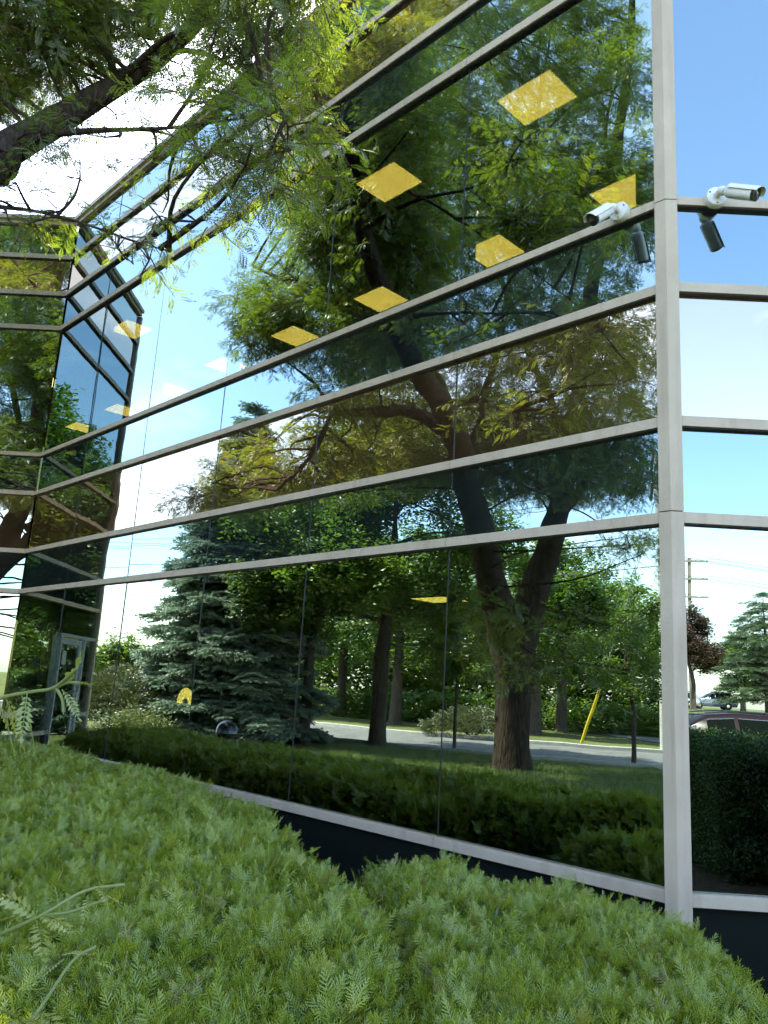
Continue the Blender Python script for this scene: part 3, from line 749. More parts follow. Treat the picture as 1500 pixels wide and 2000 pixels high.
LIMBS=[[[-12.02,4.06,-0.1,0.508],[-12.02,4.06,0.63,0.411],[-12.02,4.06,1.66,0.399],[-12.02,4.12,2.35,0.46],[-12.02,4.14,3.05,0.544]],[[-12.02,4.13,2.82,0.484],[-11.02,4.72,3.98,0.332],[-9.43,5.28,5.25,0.282],[-7.84,5.78,5.88,0.245],[-6.24,6.28,6.41,0.202],[-4.32,6.75,6.23,0.172],[-4.14,7.05,6.72,0.162],[-3.91,7.4,7.33,0.146],[-3.47,7.75,8.09,0.118],[-3.0,7.9,8.73,0.101],[-2.68,8.0,9.37,0.081],[-2.57,8.1,10.52,0.057],[-2.55,8.2,12.06,0.026]],[[-12.01,3.96,2.83,0.423],[-11.81,3.6,4.26,0.335],[-11.41,3.28,5.55,0.269],[-11.2,3.02,7.11,0.232],[-11.4,2.87,8.72,0.199],[-11.6,2.48,11.81,0.178],[-11.79,1.85,15.19,0.156],[-11.99,1.41,18.36,0.121],[-12.18,1.14,22.12,0.073]],[[-7.04,6.05,6.22,0.143],[-7.45,6.86,6.78,0.119],[-7.26,7.91,6.62,0.072],[-7.16,8.32,6.48,0.054],[-7.07,8.67,5.59,0.045],[-7.07,9.18,4.99,0.031]],[[-7.94,5.77,5.91,0.161],[-9.44,6.45,8.49,0.157],[-11.95,7.31,10.59,0.132],[-12.26,7.92,11.85,0.11],[-12.47,9.28,13.84,0.074]],[[-4.65,7.27,7.57,0.096],[-6.06,7.84,8.23,0.083],[-7.27,8.56,8.91,0.068],[-8.28,9.54,9.77,0.048],[-8.89,10.33,10.4,0.025]],[[-3.26,7.89,8.9,0.078],[-3.26,8.36,10.06,0.071],[-3.37,8.85,10.83,0.052],[-3.48,9.45,11.73,0.033]],[[-3.16,7.94,9.49,0.051],[-3.45,7.5,10.81,0.04],[-3.85,7.11,12.71,0.028]],[[-11.6,2.48,11.81,0.107],[-10.99,2.0,13.75,0.069],[-10.6,2.36,15.61,0.045],[-10.39,1.97,17.4,0.028]],[[-11.01,3.31,5.58,0.138],[-10.0,2.53,6.79,0.076],[-8.99,2.05,7.31,0.041]],[[-11.2,3.02,7.11,0.116],[-11.81,3.82,9.63,0.084],[-12.02,4.62,11.92,0.067],[-12.03,5.35,14.24,0.048]],[[-7.94,5.77,5.91,0.095],[-10.23,5.03,9.15,0.082],[-9.82,4.68,11.51,0.064],[-9.52,4.42,13.57,0.047],[-9.32,4.15,15.89,0.031]],[[-4.04,7.2,7.0,0.046],[-3.03,6.6,6.63,0.025],[-2.19,6.0,6.23,0.015],[-1.39,5.4,5.89,0.009]],[[-4.16,6.6,5.79,0.029],[-3.37,6.2,5.51,0.016],[-2.81,6.0,5.29,0.011],[-2.28,5.8,5.03,0.009],[-1.95,5.7,4.9,0.005]],[[-3.47,7.75,8.09,0.049],[-3.67,7.6,8.66,0.034],[-3.85,7.4,9.27,0.019]],[[-3.0,7.9,8.73,0.04],[-2.12,6.8,7.67,0.019],[-1.38,5.6,6.34,0.009],[-0.99,5.0,5.59,0.005]],[[-3.47,7.75,8.09,0.044],[-2.68,7.0,8.07,0.027],[-1.89,6.4,7.72,0.016],[-1.23,6.0,7.47,0.01]]]
CLUMPS=[[-12.33,7.0,21.47,0.73,1.0],[-8.68,2.4,7.2,0.91,1.0],[-12.44,7.93,10.81,1.08,1.0],[-12.89,2.32,17.24,0.87,1.0],[-7.24,6.77,11.99,0.8,1.0],[-11.89,2.42,11.74,0.91,1.0],[-12.3,6.1,7.34,0.75,1.0],[-11.99,4.87,13.57,0.73,1.0],[-8.07,3.54,17.86,0.76,1.0],[-8.86,5.06,9.04,1.05,1.0],[-7.18,6.35,13.44,0.71,1.0],[-8.88,4.47,6.25,0.79,1.0],[-7.6,7.02,10.53,0.8,1.0],[-11.24,4.73,19.47,0.99,1.0],[-7.12,3.34,11.16,1.08,1.0],[-10.65,6.79,8.18,0.71,1.0],[-8.22,4.4,15.08,0.73,1.0],[-9.5,5.12,20.44,1.09,1.0],[-7.79,2.63,14.51,1.0,1.0],[-8.09,4.07,6.61,0.99,1.0],[-7.88,7.27,15.33,0.89,1.0],[-11.38,2.27,9.71,1.08,1.0],[-10.64,6.05,9.74,0.94,1.0],[-9.85,4.69,14.71,0.75,1.0],[-8.75,5.08,7.07,0.87,1.0],[-11.0,2.31,6.73,0.95,1.0],[-10.27,7.37,8.89,0.8,1.0],[-12.16,1.19,11.29,1.02,1.0],[-13.0,5.68,8.97,0.87,1.0],[-12.3,2.8,13.35,0.83,1.0],[-9.89,4.02,10.17,1.05,1.0],[-9.14,7.43,14.1,0.9,1.0],[-9.65,3.2,18.06,0.99,1.0],[-11.3,5.8,12.32,1.05,1.0],[-10.43,5.83,17.76,0.8,1.0],[-9.79,4.83,19.54,0.74,1.0],[-8.31,6.41,18.51,0.99,1.0],[-9.26,3.94,8.84,0.92,1.0],[-10.01,7.18,13.08,0.8,1.0],[-10.13,7.19,10.83,1.01,1.0],[-11.4,2.38,7.95,0.99,1.0],[-10.12,5.51,16.51,0.81,1.0],[-12.95,3.51,15.78,1.08,1.0],[-10.09,5.46,13.55,0.89,1.0],[-9.67,6.2,10.51,0.95,1.0],[-7.57,3.8,7.24,0.75,1.0],[-11.29,7.79,12.17,0.96,1.0],[-9.21,2.25,11.56,1.05,1.0],[-11.71,3.02,18.08,0.93,1.0],[-9.63,5.45,6.54,1.09,1.0],[-11.69,4.45,11.84,0.75,1.0],[-7.44,6.0,16.03,0.8,1.0],[-12.01,5.25,16.85,0.91,1.0],[-8.26,3.15,15.35,0.82,1.0],[-7.45,7.43,17.13,0.99,1.0],[-8.66,3.48,5.91,0.74,1.0],[-9.39,6.07,12.61,1.08,1.0],[-12.22,3.47,21.61,0.91,1.0],[-7.35,4.44,10.9,0.93,1.0],[-9.06,2.12,12.46,1.05,1.0],[-11.58,1.53,10.08,0.99,1.0],[-9.98,2.59,17.84,0.91,1.0],[-7.54,5.33,7.65,0.9,1.0],[-12.51,3.28,23.73,0.8,1.0],[-10.33,6.76,18.13,0.84,1.0],[-12.67,3.35,17.93,0.98,1.0],[-8.12,5.7,12.95,1.0,1.0],[-11.51,7.36,15.13,0.72,1.0],[-8.21,3.2,12.82,0.84,1.0],[-8.35,4.05,13.64,0.93,1.0],[-8.17,4.9,15.57,1.02,1.0],[-8.05,6.89,13.84,0.9,1.0],[-11.92,3.37,6.94,0.77,1.0],[-7.91,4.33,10.32,1.09,1.0],[-8.83,3.4,9.01,1.07,1.0],[-7.78,6.97,8.59,1.05,1.0],[-8.47,7.45,7.32,0.77,1.0],[-12.14,6.51,12.49,0.83,1.0],[-8.98,6.07,14.08,0.96,1.0],[-9.35,2.37,6.76,0.76,1.0],[-9.33,2.74,7.9,0.76,1.0],[-7.46,2.93,11.69,1.1,1.0],[-10.72,4.75,14.75,0.74,1.0],[-7.81,3.83,11.66,0.93,1.0],[-10.1,6.49,18.75,1.07,1.0],[-10.3,5.05,10.49,0.77,1.0],[-12.22,3.44,20.64,1.05,1.0],[-9.61,6.94,16.25,1.08,1.0],[-11.02,5.81,12.9,0.96,1.0],[-12.43,1.06,9.25,0.72,1.0],[-7.05,3.04,11.97,0.85,1.0],[-11.34,5.52,21.46,0.91,1.0],[-4.24,8.39,10.99,0.62,1.0],[-4.53,7.54,14.32,0.56,1.0],[-4.81,8.25,13.14,0.47,1.0],[-3.15,7.6,10.7,0.52,1.0],[-3.88,8.75,11.91,0.62,1.0],[-3.87,7.14,12.92,0.41,1.0],[-3.19,7.92,12.3,0.48,1.0],[-3.39,7.53,12.36,0.52,1.0],[-3.77,8.07,11.17,0.42,1.0],[-3.19,7.08,10.6,0.42,1.0],[-3.33,7.97,12.89,0.55,1.0],[-5.5,7.96,10.55,0.55,1.0],[-6.26,7.25,8.1,0.64,1.0],[-6.85,7.65,9.93,0.62,1.0],[-4.92,8.03,11.55,0.54,1.0],[-4.97,7.2,9.76,0.55,1.0],[-6.09,8.0,11.77,0.64,1.0],[-6.68,7.64,7.59,0.72,1.0],[-5.53,7.86,8.24,0.62,1.0],[-4.56,7.06,8.16,0.51,1.0],[-9.82,9.19,15.31,0.69,1.0],[-8.72,9.12,8.52,0.58,1.0],[-8.43,8.91,11.26,0.7,1.0],[-8.61,9.98,9.66,0.77,1.0],[-10.32,8.39,10.96,0.82,1.0],[-9.19,7.95,9.0,0.81,1.0],[-8.45,8.63,12.53,0.71,1.0],[-9.49,8.14,14.1,0.78,1.0],[-8.62,9.3,12.13,0.77,1.0],[-9.38,8.1,11.33,0.63,1.0],[-8.69,8.54,8.45,0.73,1.0],[-8.89,9.26,10.34,0.63,1.0],[-7.7,9.42,8.8,0.75,1.0],[-9.2,8.88,12.27,0.77,1.0],[-8.55,8.94,13.57,0.63,1.0],[-7.98,8.08,12.44,0.58,1.0],[-8.03,7.84,9.19,0.77,1.0],[-9.1,8.37,12.22,0.71,1.0],[-9.76,8.56,9.66,0.61,1.0],[-8.96,9.56,9.02,0.65,1.0],[-9.14,7.88,8.47,0.72,1.0],[-8.39,8.58,14.24,0.71,1.0],[-6.92,9.34,9.27,0.49,1.0],[-7.47,9.66,7.94,0.59,1.0],[-7.25,10.22,8.68,0.44,1.0],[-6.31,9.41,8.2,0.6,1.0],[-6.81,9.12,8.5,0.56,1.0],[-7.33,9.66,8.31,0.6,1.0],[-6.97,9.13,8.12,0.55,1.0],[-7.47,9.92,7.97,0.41,1.0],[-9.59,9.74,6.02,0.64,1.0],[-11.04,7.64,6.28,0.64,1.0],[-9.78,6.2,6.5,0.52,1.0],[-9.31,8.14,6.13,0.46,1.0],[-9.09,10.36,5.81,0.51,1.0],[-8.89,8.8,6.68,0.58,1.0],[-8.94,8.73,5.74,0.57,1.0],[-9.24,9.57,6.69,0.47,1.0],[-10.39,6.68,6.3,0.68,1.0],[-9.05,10.78,5.29,0.5,1.0],[-9.43,7.19,6.04,0.49,1.0],[-8.86,9.22,5.43,0.55,1.0],[-8.9,10.19,5.28,0.63,1.0],[-10.28,7.83,7.05,0.49,1.0],[-10.81,11.18,6.1,0.54,1.0],[-8.26,6.71,6.24,0.52,1.0],[-8.58,8.39,6.29,0.55,1.0],[-10.92,9.91,5.75,0.49,1.0],[-8.73,9.13,6.08,0.48,1.0],[-10.67,7.07,7.03,0.52,1.0],[-8.52,7.7,6.15,0.56,1.0],[-8.78,6.45,6.04,0.65,1.0],[-10.34,8.16,6.93,0.57,1.0],[-10.95,10.29,6.79,0.48,1.0],[-10.05,8.13,5.76,0.46,1.0],[-8.5,8.97,5.64,0.69,1.0],[-8.76,11.14,5.13,0.38,1.0],[-8.94,10.61,5.17,0.42,1.0],[-9.06,11.47,5.16,0.42,1.0],[-11.48,3.38,8.03,0.98,1.0],[-12.95,6.5,8.72,0.78,1.0],[-10.92,5.58,6.74,0.73,1.0],[-11.52,1.64,6.66,0.8,1.0],[-13.7,2.65,7.27,0.95,1.0],[-10.33,5.89,7.66,0.75,1.0],[-11.65,4.5,7.63,0.97,1.0],[-10.23,2.28,7.04,0.98,1.0],[-11.23,1.09,7.03,0.85,1.0],[-12.54,2.39,8.03,0.96,1.0],[-11.95,4.97,7.58,0.95,1.0],[-12.71,4.44,7.26,0.98,1.0],[-13.27,7.45,9.37,0.96,1.0],[-11.45,6.44,7.46,0.88,1.0],[-13.89,4.5,9.37,0.78,1.0],[-13.51,4.35,6.88,0.9,1.0],[-10.36,4.19,7.91,0.99,1.0],[-12.15,3.29,7.4,0.79,1.0],[-6.72,2.53,4.36,0.42,0.7],[-6.85,3.33,4.41,0.48,0.7],[-5.32,3.42,4.19,0.39,0.7],[-6.23,2.96,4.03,0.44,0.7],[-8.28,5.25,3.19,0.67,0.5],[-7.43,2.8,2.21,0.52,0.5],[-7.04,4.41,2.13,0.51,0.5],[-8.95,3.27,3.12,0.61,0.5],[-8.48,4.4,3.13,0.62,0.5],[-8.95,4.89,2.07,0.48,0.5],[-7.24,3.16,2.94,0.55,0.5],[-8.11,5.29,2.58,0.57,0.5],[-8.0,3.55,2.24,0.59,0.5],[-11.16,1.78,18.26,0.49,1.0],[-11.2,1.69,17.2,0.41,1.0],[-11.79,1.6,19.54,0.41,1.0],[-2.74,7.75,10.47,0.31,1.5],[-6.17,7.92,9.43,0.49,1.5],[-4.61,8.09,10.21,0.33,1.5],[-5.16,8.5,8.86,0.37,1.5],[-5.28,7.15,7.4,0.48,1.5],[-4.33,6.86,8.22,0.34,1.5],[-3.77,8.79,10.4,0.33,1.5],[-6.98,8.6,10.85,0.43,1.5],[-1.92,7.27,9.83,0.33,1.5],[-2.17,7.63,9.48,0.49,1.5],[-3.33,7.36,9.97,0.33,1.5],[-3.7,7.4,8.82,0.48,1.5],[-4.61,8.72,11.55,0.34,1.5],[-6.12,8.75,11.56,0.41,1.5],[-4.99,8.88,10.02,0.39,1.5],[-4.4,7.52,8.46,0.31,1.5],[-5.18,8.31,10.36,0.32,1.5],[-5.97,7.93,10.17,0.43,1.5],[-5.6,8.19,9.87,0.39,1.5],[-5.55,8.03,8.07,0.35,1.5],[-5.42,7.61,8.9,0.45,1.5],[-3.32,9.18,11.08,0.39,1.5],[-5.23,7.26,7.14,0.47,1.5],[-6.89,8.48,11.03,0.37,1.5],[-4.94,8.09,10.78,0.5,1.5],[-4.83,8.64,8.86,0.41,1.5],[-5.77,8.56,9.45,0.33,1.5],[-4.24,8.78,10.89,0.42,1.5],[-4.21,8.17,8.85,0.4,1.5],[-4.77,9.13,11.02,0.33,1.5],[-5.95,7.67,8.77,0.38,1.5],[-6.36,8.36,8.85,0.43,1.5],[-2.75,8.79,11.08,0.33,1.5],[-3.69,8.85,11.81,0.41,1.5],[-5.06,6.83,8.59,0.36,1.5],[-5.37,7.75,9.99,0.38,1.5],[-4.76,7.41,7.71,0.34,1.5],[-3.42,8.55,10.96,0.45,1.5],[-5.08,6.82,9.28,0.38,1.5],[-4.93,6.86,7.61,0.48,1.5],[-4.11,8.89,10.29,0.47,1.5],[-3.23,7.56,9.59,0.44,1.5],[-3.12,8.81,11.29,0.31,1.5],[-4.35,8.17,9.64,0.42,1.5],[-5.79,8.78,10.95,0.31,1.5],[-4.26,7.17,8.52,0.41,1.5],[-3.21,7.35,8.62,0.42,1.5],[-2.44,8.15,10.8,0.39,1.5],[-5.29,8.51,9.17,0.47,1.5],[-2.93,7.41,9.49,0.31,1.5],[-2.88,7.29,9.02,0.49,1.5],[-3.92,7.6,8.71,0.35,1.5],[-2.1,8.56,10.91,0.44,1.5],[-4.54,7.27,9.6,0.41,1.5],[-4.0,7.28,9.65,0.44,1.5],[-4.09,7.43,8.14,0.45,1.5],[-6.38,8.56,9.52,0.4,1.5],[-6.98,8.8,10.75,0.38,1.5],[-3.87,7.24,9.32,0.36,1.5],[-5.94,7.93,7.8,0.45,1.5],[-3.86,8.13,9.11,0.34,1.5],[-2.22,7.46,10.37,0.31,1.5],[-5.4,8.15,11.01,0.37,1.5],[-6.26,7.93,9.1,0.39,1.5],[-2.42,7.51,10.14,0.48,1.5],[-5.95,8.89,10.04,0.33,1.5],[-4.74,8.09,10.79,0.39,1.5],[-4.92,7.45,7.66,0.46,1.5],[-5.12,8.62,11.06,0.49,1.5],[-5.16,8.57,8.64,0.37,1.5],[-4.0,7.13,8.16,0.44,1.5],[-4.13,6.86,8.55,0.39,1.5],[-4.93,7.04,7.52,0.31,1.5],[-4.42,7.62,8.19,0.33,1.5],[-2.21,7.05,8.94,0.5,1.5],[-2.04,7.44,9.8,0.4,1.5],[-5.8,8.79,11.37,0.39,1.5],[-6.09,9.1,9.51,0.32,1.5],[-3.4,7.05,8.81,0.4,1.5],[-4.47,6.82,8.63,0.48,1.5],[-2.7,7.51,8.18,0.2,0.7],[-3.74,6.83,6.77,0.18,0.7],[-4.35,7.79,7.2,0.25,0.7],[-3.51,6.94,7.06,0.23,0.7],[-3.42,7.71,7.68,0.19,0.7],[-4.52,7.77,7.21,0.19,0.7],[-2.89,7.41,8.03,0.16,0.7],[-3.51,7.02,6.98,0.23,0.7],[-3.0,7.64,8.27,0.22,0.7],[-3.55,7.11,7.15,0.21,0.7],[-1.39,5.41,7.11,0.5,1.0],[-1.38,5.82,7.02,0.46,1.0],[-0.87,5.87,7.64,0.35,1.0],[-1.78,5.6,7.17,0.44,1.0],[-1.63,5.63,6.75,0.33,1.0],[-1.03,5.89,7.55,0.42,1.0],[-1.52,5.08,6.91,0.33,1.0],[-1.11,5.1,6.8,0.49,1.0],[-1.73,5.55,6.88,0.32,1.0],[-1.18,5.26,5.28,0.26,1.0],[-1.76,5.13,5.8,0.23,1.0],[-1.38,5.29,5.83,0.31,1.0],[-0.97,4.98,5.5,0.32,1.0],[-1.39,4.82,5.27,0.22,1.0],[-1.54,5.1,5.8,0.33,1.0],[-0.89,4.73,5.13,0.27,1.0],[-1.06,4.94,5.59,0.34,1.0],[-1.17,4.7,4.98,0.33,1.0],[-2.41,6.34,6.16,0.21,0.4],[-3.39,5.94,5.6,0.16,0.4],[-2.87,5.97,5.68,0.17,0.4],[-2.29,6.5,5.86,0.22,0.4],[-1.85,6.17,5.91,0.19,0.4],[-2.18,6.34,6.39,0.22,0.4],[-2.75,6.04,6.14,0.15,0.4],[-2.0,5.44,4.86,0.18,0.6],[-1.7,5.51,5.05,0.16,0.6],[-2.09,5.68,4.8,0.17,0.6],[-2.34,5.64,4.87,0.18,0.6],[-2.46,5.64,5.04,0.18,0.6],[-1.89,5.2,4.89,0.21,0.6],[-3.7,6.12,5.52,0.21,0.5],[-3.03,6.09,5.46,0.19,0.5],[-3.16,6.02,5.32,0.2,0.5],[-3.48,6.04,5.38,0.21,0.5],[-7.4,8.02,7.01,0.58,1.0],[-6.61,8.85,8.21,0.69,1.0],[-6.28,8.14,6.56,0.64,1.0]]
# ------------------------------------------------------------------ trees
def clump_fill(clumps, per, r_, zsq=.8):
    """points and outward directions inside a list of (x, y, z, r, density) clumps"""
    P, D = [], []
    for x, y, z, r, k in clumps:
        n = max(3, int(per*k*(r/.8)**2))
        v = r_.normal(0, 1, (n, 3)); v /= np.linalg.norm(v, axis=1, keepdims=True)
        q = v*(r_.random((n, 1))**.5)*r; q[:, 2] *= zsq
        P.append(q+np.array([x, y, z])); D.append(v)
    return np.concatenate(P), np.concatenate(D)
def honey_locust():
    r_ = np.random.default_rng(5)
    b = LIMBS[0][0]
    root = empty('honey_locust_tree', (b[0], b[1], 0), 'big feathery tree with a thick dark forked trunk, overhanging the hedge', 'tree')
    for i, L in enumerate(LIMBS):
        pts = spline(L, 6); mb = MB()
        if i == 0: pts = [(pts[0][0], pts[0][1], -.05, pts[0][3])] + pts
        mb.tube([p[:3] for p in pts], [p[3] for p in pts], 18 if i < 3 else 9, rough=.14 if i < 4 else .1)
        mb.build('trunk' if i == 0 else 'limb', M['bark'], root, smooth=True)
    # boughs feeding every clump from the nearest limb
    nodes = [np.array(p) for L in LIMBS[1:] for p in spline(L, 4)]
    A = np.array([n[:3] for n in nodes]); thin = np.maximum(0, .05-np.array([n[3] for n in nodes]))*28; mb = MB(); used = np.zeros(len(A))
    for x, y, z, r, k in CLUMPS:
        c = np.array([x, y, z]); dist = np.linalg.norm((A-c)*np.array([1, 1, 1.25])+np.array([0, 0, 0]), axis=1) + np.maximum(0, A[:, 2]-z)*.6 + used*.45 + thin
        used[np.argmin(dist)] += 1; a = A[np.argmin(dist)]; l = np.linalg.norm(c-a)
        if l < .15: continue
        side = np.array([random.uniform(-1, 1), random.uniform(-1, 1), random.uniform(-.2, 1)])*l*.14
        pts = spline([(*a, .012+.010*min(l, 1.6)), (*(a*.5+c*.5+side), .011+.005*min(l, 1.6)), (*c, .008)], 4)
        mb.tube([p[:3] for p in pts], [p[3] for p in pts], 5, rough=.1)
        for _ in range(3):
            v = r_.normal(0, 1, 3); v /= np.linalg.norm(v); e = c+v*r*.8; m = (c+e)/2+r_.normal(0, .06, 3)
            mb.tube([c, m, e], [.008, .006, .003], 4, False)
    mb.build('boughs', M['bark'], root, smooth=True)['kind'] = 'stuff'
    P, D = clump_fill([(*c[:4], c[4]*(1.35 if c[3] > .55 else 1.0)) for c in CLUMPS], 118, r_, .62)
    dr = (D*.8 + r_.normal(0, .45, D.shape))*np.array([1, 1, .45]) + np.array([0, 0, -.12])
    scatter('crown', P, aim(dr, r_.uniform(-.6, .6, len(P))), r_.uniform(.7, 1.15, len(P)), P_LOC, root)
honey_locust()

def broadleaf(name, x, y, h, R, tr, label, protos, seed, cat='tree', group=None, base=.32, n=1500, sc=1.0, fork=4, lean=(0, 0), zr=None, bark='bark2', sparse=0.0):
    r_ = np.random.default_rng(seed); z0 = gz(x, y)
    root = empty(name, (x, y, z0), label, cat, group)
    rd = random.Random(seed)
    zr = zr or (h*(1-base)/2); zc = h-zr
    top = Vector((x+lean[0], y+lean[1], z0+h*.82)); fz = h*base
    mb = MB(); b = Vector((x, y, z0-.05)); f = Vector((x+lean[0]*.3, y+lean[1]*.3, z0+fz))
    trunk = spline([(*b, tr*1.45), (*(b+(f-b)*.12), tr*1.05), (*(b+(f-b)*.6), tr*.92), (*f, tr*.85), (*((f+top)/2+Vector((rd.uniform(-.3, .3), rd.uniform(-.3, .3), 0))), tr*.5), (*top, tr*.12)], 4)
    mb.tube([p[:3] for p in trunk], [p[3] for p in trunk], 10, rough=.08)
    mb.build('trunk', M[bark], root, smooth=True)
    cl = []; k = int(18+R*4)
    for i in range(k):
        v = r_.normal(0, 1, 3); v /= np.linalg.norm(v); q = v*(.35+.65*r_.random()**.6)
        taper = 1 - .35*max(0, q[2])
        cl.append((x+lean[0]*.6+q[0]*R*taper, y+lean[1]*.6+q[1]*R*taper, z0+zc+q[2]*zr, R*r_.uniform(.24, .40), 1.0))
    mb = MB()
    for i, c in enumerate(cl):
        t = min(.95, max(.0, (c[2]-z0-fz*.8)/(h*.82-fz))*.7); s = f.lerp(top, t); e = Vector(c[:3]); m = s.lerp(e, .5)+Vector((0, 0, rd.uniform(.0, .25)*R*.4))
        pts = spline([(*s, tr*.34*(1-t*.6)), (*m, tr*.18), (*e, .012)], 3)
        mb.tube([p[:3] for p in pts], [p[3] for p in pts], 5)
    mb.build('branches', M[bark], root, smooth=True)['kind'] = 'stuff'
    w = np.array([c[3]**2 for c in cl]); per = n/(w.sum()/.64)
    P, D = clump_fill(cl, per, r_, .75)
    scatter('crown', P, np.stack([r_.uniform(-.5, .5, len(P)), r_.uniform(-.5, .5, len(P)), r_.uniform(0, 6.28, len(P))], 1), r_.uniform(.7, 1.25, len(P))*sc, protos, root)
    return root
def conifer(name, x, y, h, R, tr, label, protos, seed, n_tier=16, per=12, base=.5, sc=1.0, cat='tree', group=None, droop=.35, pw=.8, m_=13):
    r_ = np.random.default_rng(seed); z0 = gz(x, y); root = empty(name, (x, y, z0), label, cat, group)
    mb = MB(); mb.tube([(x, y, z0-.05), (x, y, z0+h*.5), (x, y, z0+h)], [tr, tr*.6, .015], 10, rough=.06); mb.build('trunk', M['bark2'], root, smooth=True)
    mb = MB(); P, D = [], []
    for i in range(n_tier):
        t = i/(n_tier-1); z = base+(h-base)*(t**.92); r = R*(1-t)**pw+.12
        k = max(4, int(per*(.5+.6*r/R)))
        for j in range(k):
            a = 2*PI*(j+r_.random()*.8)/k+i*.7; rr = r*r_.uniform(.72, 1.12); dz = r_.uniform(-.12, .12)
            d = np.array([math.cos(a), math.sin(a), 0]); s = np.array([-d[1], d[0], 0])
            q = [np.array([x, y, z0+z+dz])+d*rr*u+np.array([0, 0, -droop*rr*u**1.3+.28*droop*rr*max(0, u-.6)*2]) for u in np.linspace(0, 1, 5)]
            mb.tube(q, [.018+.006*rr, .016, .012, .008, .004], 4, False)
            m = max(3, int(rr*m_*(1/sc)))
            for u in np.sqrt(r_.uniform(.06, 1, m)):
                w = (1-abs(u-.55))*.30*rr*r_.uniform(-1, 1)
                c = np.array([x, y, z0+z+dz])+d*rr*u+s*w+np.array([0, 0, -droop*rr*u**1.3+.56*droop*rr*max(0, u-.6)-.05*abs(w)])
                P.append(c - d*.12 + r_.normal(0, .025, 3)); D.append(d*.9+s*(w/(.3*rr))*.6+np.array([0, 0, r_.uniform(-.42, .12)]))
    mb.build('boughs', M['bark2'], root)['kind'] = 'stuff'
    P, D = np.array(P), np.array(D)
    scatter('foliage', P, aim(D, r_.uniform(-.4, .4, len(P))), r_.uniform(.75, 1.25, len(P))*sc, protos, root)
    return root
def low_shrub(name, x, y, h, R, label, protos, seed, n=500, sc=1.0, cat='shrub', group=None):
    r_ = np.random.default_rng(seed); z0 = gz(x, y); root = empty(name, (x, y, z0), label, cat, group)
    mb = MB()
    for k in range(8):
        a = 2*PI*k/8; mb.tube([(x, y, z0-.02), (x+math.cos(a)*R*.4, y+math.sin(a)*R*.4, z0+h*.5), (x+math.cos(a)*R*.8, y+math.sin(a)*R*.8, z0+h*.7)], [.03, .02, .006], 5)
    mb.build('stems', M['bark2'], root)['kind'] = 'stuff'
    a = r_.uniform(0, 6.28, n); q = np.sqrt(r_.random(n)); zz = np.sqrt(np.clip(1-q*q*.9, 0, 1))*h*r_.uniform(.45, 1.0, n)
    P = np.stack([x+np.cos(a)*q*R, y+np.sin(a)*q*R, z0+zz], 1); D = np.stack([np.cos(a)*(.4+q), np.sin(a)*(.4+q), r_.uniform(0, .9, n)], 1)
    scatter('foliage', P, aim(D, r_.uniform(-.6, .6, n)), r_.uniform(.8, 1.3, n)*sc, protos, root)
    return root

# blue spruce beside the entrance
conifer('blue_spruce', -17.3, 11.7, 10.2, 3.1, .24, 'broad blue green spruce behind the black domed bin', P_SPRUCE, 31, 22, 18, .75, 1.35, droop=.46, pw=.95, m_=32)
# street trees
broadleaf('maple_tree', -16.95, 7.2, 9.9, 4.0, .25, 'stout maple on the lawn, nearest the bend of the kerb', P_MAPLE, 41, base=.27, n=2600, sc=1.15)
broadleaf('maple_tree', -16.9, 9.3, 9.4, 3.0, .16, 'slim trunked maple between the spruce and the stout maple', P_DARK, 42, base=.30, n=1900, sc=1.15)
broadleaf('young_tree', -14.7, .5, 4.9, 1.35, .065, 'young street tree with a clear thin stem and light green crown', P_BRIGHT, 43, base=.30, n=420, sc=.75)
broadleaf('young_tree', -16.4, 5.0, 4.6, 1.1, .05, 'dark thin sapling behind the big forked trunk', P_DARK, 44, base=.36, n=330, sc=.75)
low_shrub('juniper', -24.8, 3.6, .95, 1.7, 'low spreading juniper on the verge across the road', P_JUNI, 45, 700, 1.5)
low_shrub('juniper', -16.4, 14.6, 1.7, 1.9, 'tall dark juniper left of the spruce', P_JUNI, 46, 900, 1.5)
low_shrub('flowering_shrub', -14.2, 13.4, .75, .9, 'pale cream flowering shrub beside the entrance path', P_PALE, 47, 320, 1.2)
broadleaf('small_tree', -23.0, 17.2, 2.9, 2.0, .1, 'bright green small tree behind the tall juniper', P_BRIGHT, 48, base=.12, n=900, sc=1.1)
# across the road
far_trees = [(-30.2, .2, 9.0, 3.0, .28, P_DARK, 'forked dark tree by the far verge, just right of the big trunk'), (-34.9, -2.0, 9.5, 3.2, .30, P_MAPLE, 'straight dark trunked tree across the road'),
             (-43.0, -5.8, 10, 3.4, .32, P_DARK, 'farthest dark trunked tree beyond the yellow guy guard'), (-33.0, 6.5, 10, 3.6, .3, P_MAPLE, 'rounded tree across the road behind the juniper'),
             (-36.5, 12.5, 11, 3.8, .3, P_BRIGHT, 'light green tree across the road behind the stout maple'), (-39, 9.5, 11, 4.0, .3, P_MAPLE, 'mid green tree across the road behind the spruce'),
             (-34.0, -9.5, 10.5, 2.8, .22, P_PALE, 'pale thin leaved tree rising above its neighbours'), (-40.0, -13, 8, 3.2, .26, P_BRIGHT, 'light green tree by the driveway'),
             (-31.5, -13.5, 6.5, 2.8, .22, P_MAPLE, 'bushy tree on the near side of the driveway'), (-47, 2.5, 12, 4.6, .34, P_MAPLE, 'tall tree at the edge of the far wood')]
for i, (x, y, h, R, tr, pr, lb) in enumerate(far_trees):
    broadleaf('roadside_tree', x, y, h, R, tr, lb, pr, 100+i, group='trees across the road', base=.22 if pr is P_PALE else .27, n=800 if pr is not P_PALE else 520, sc=1.75)
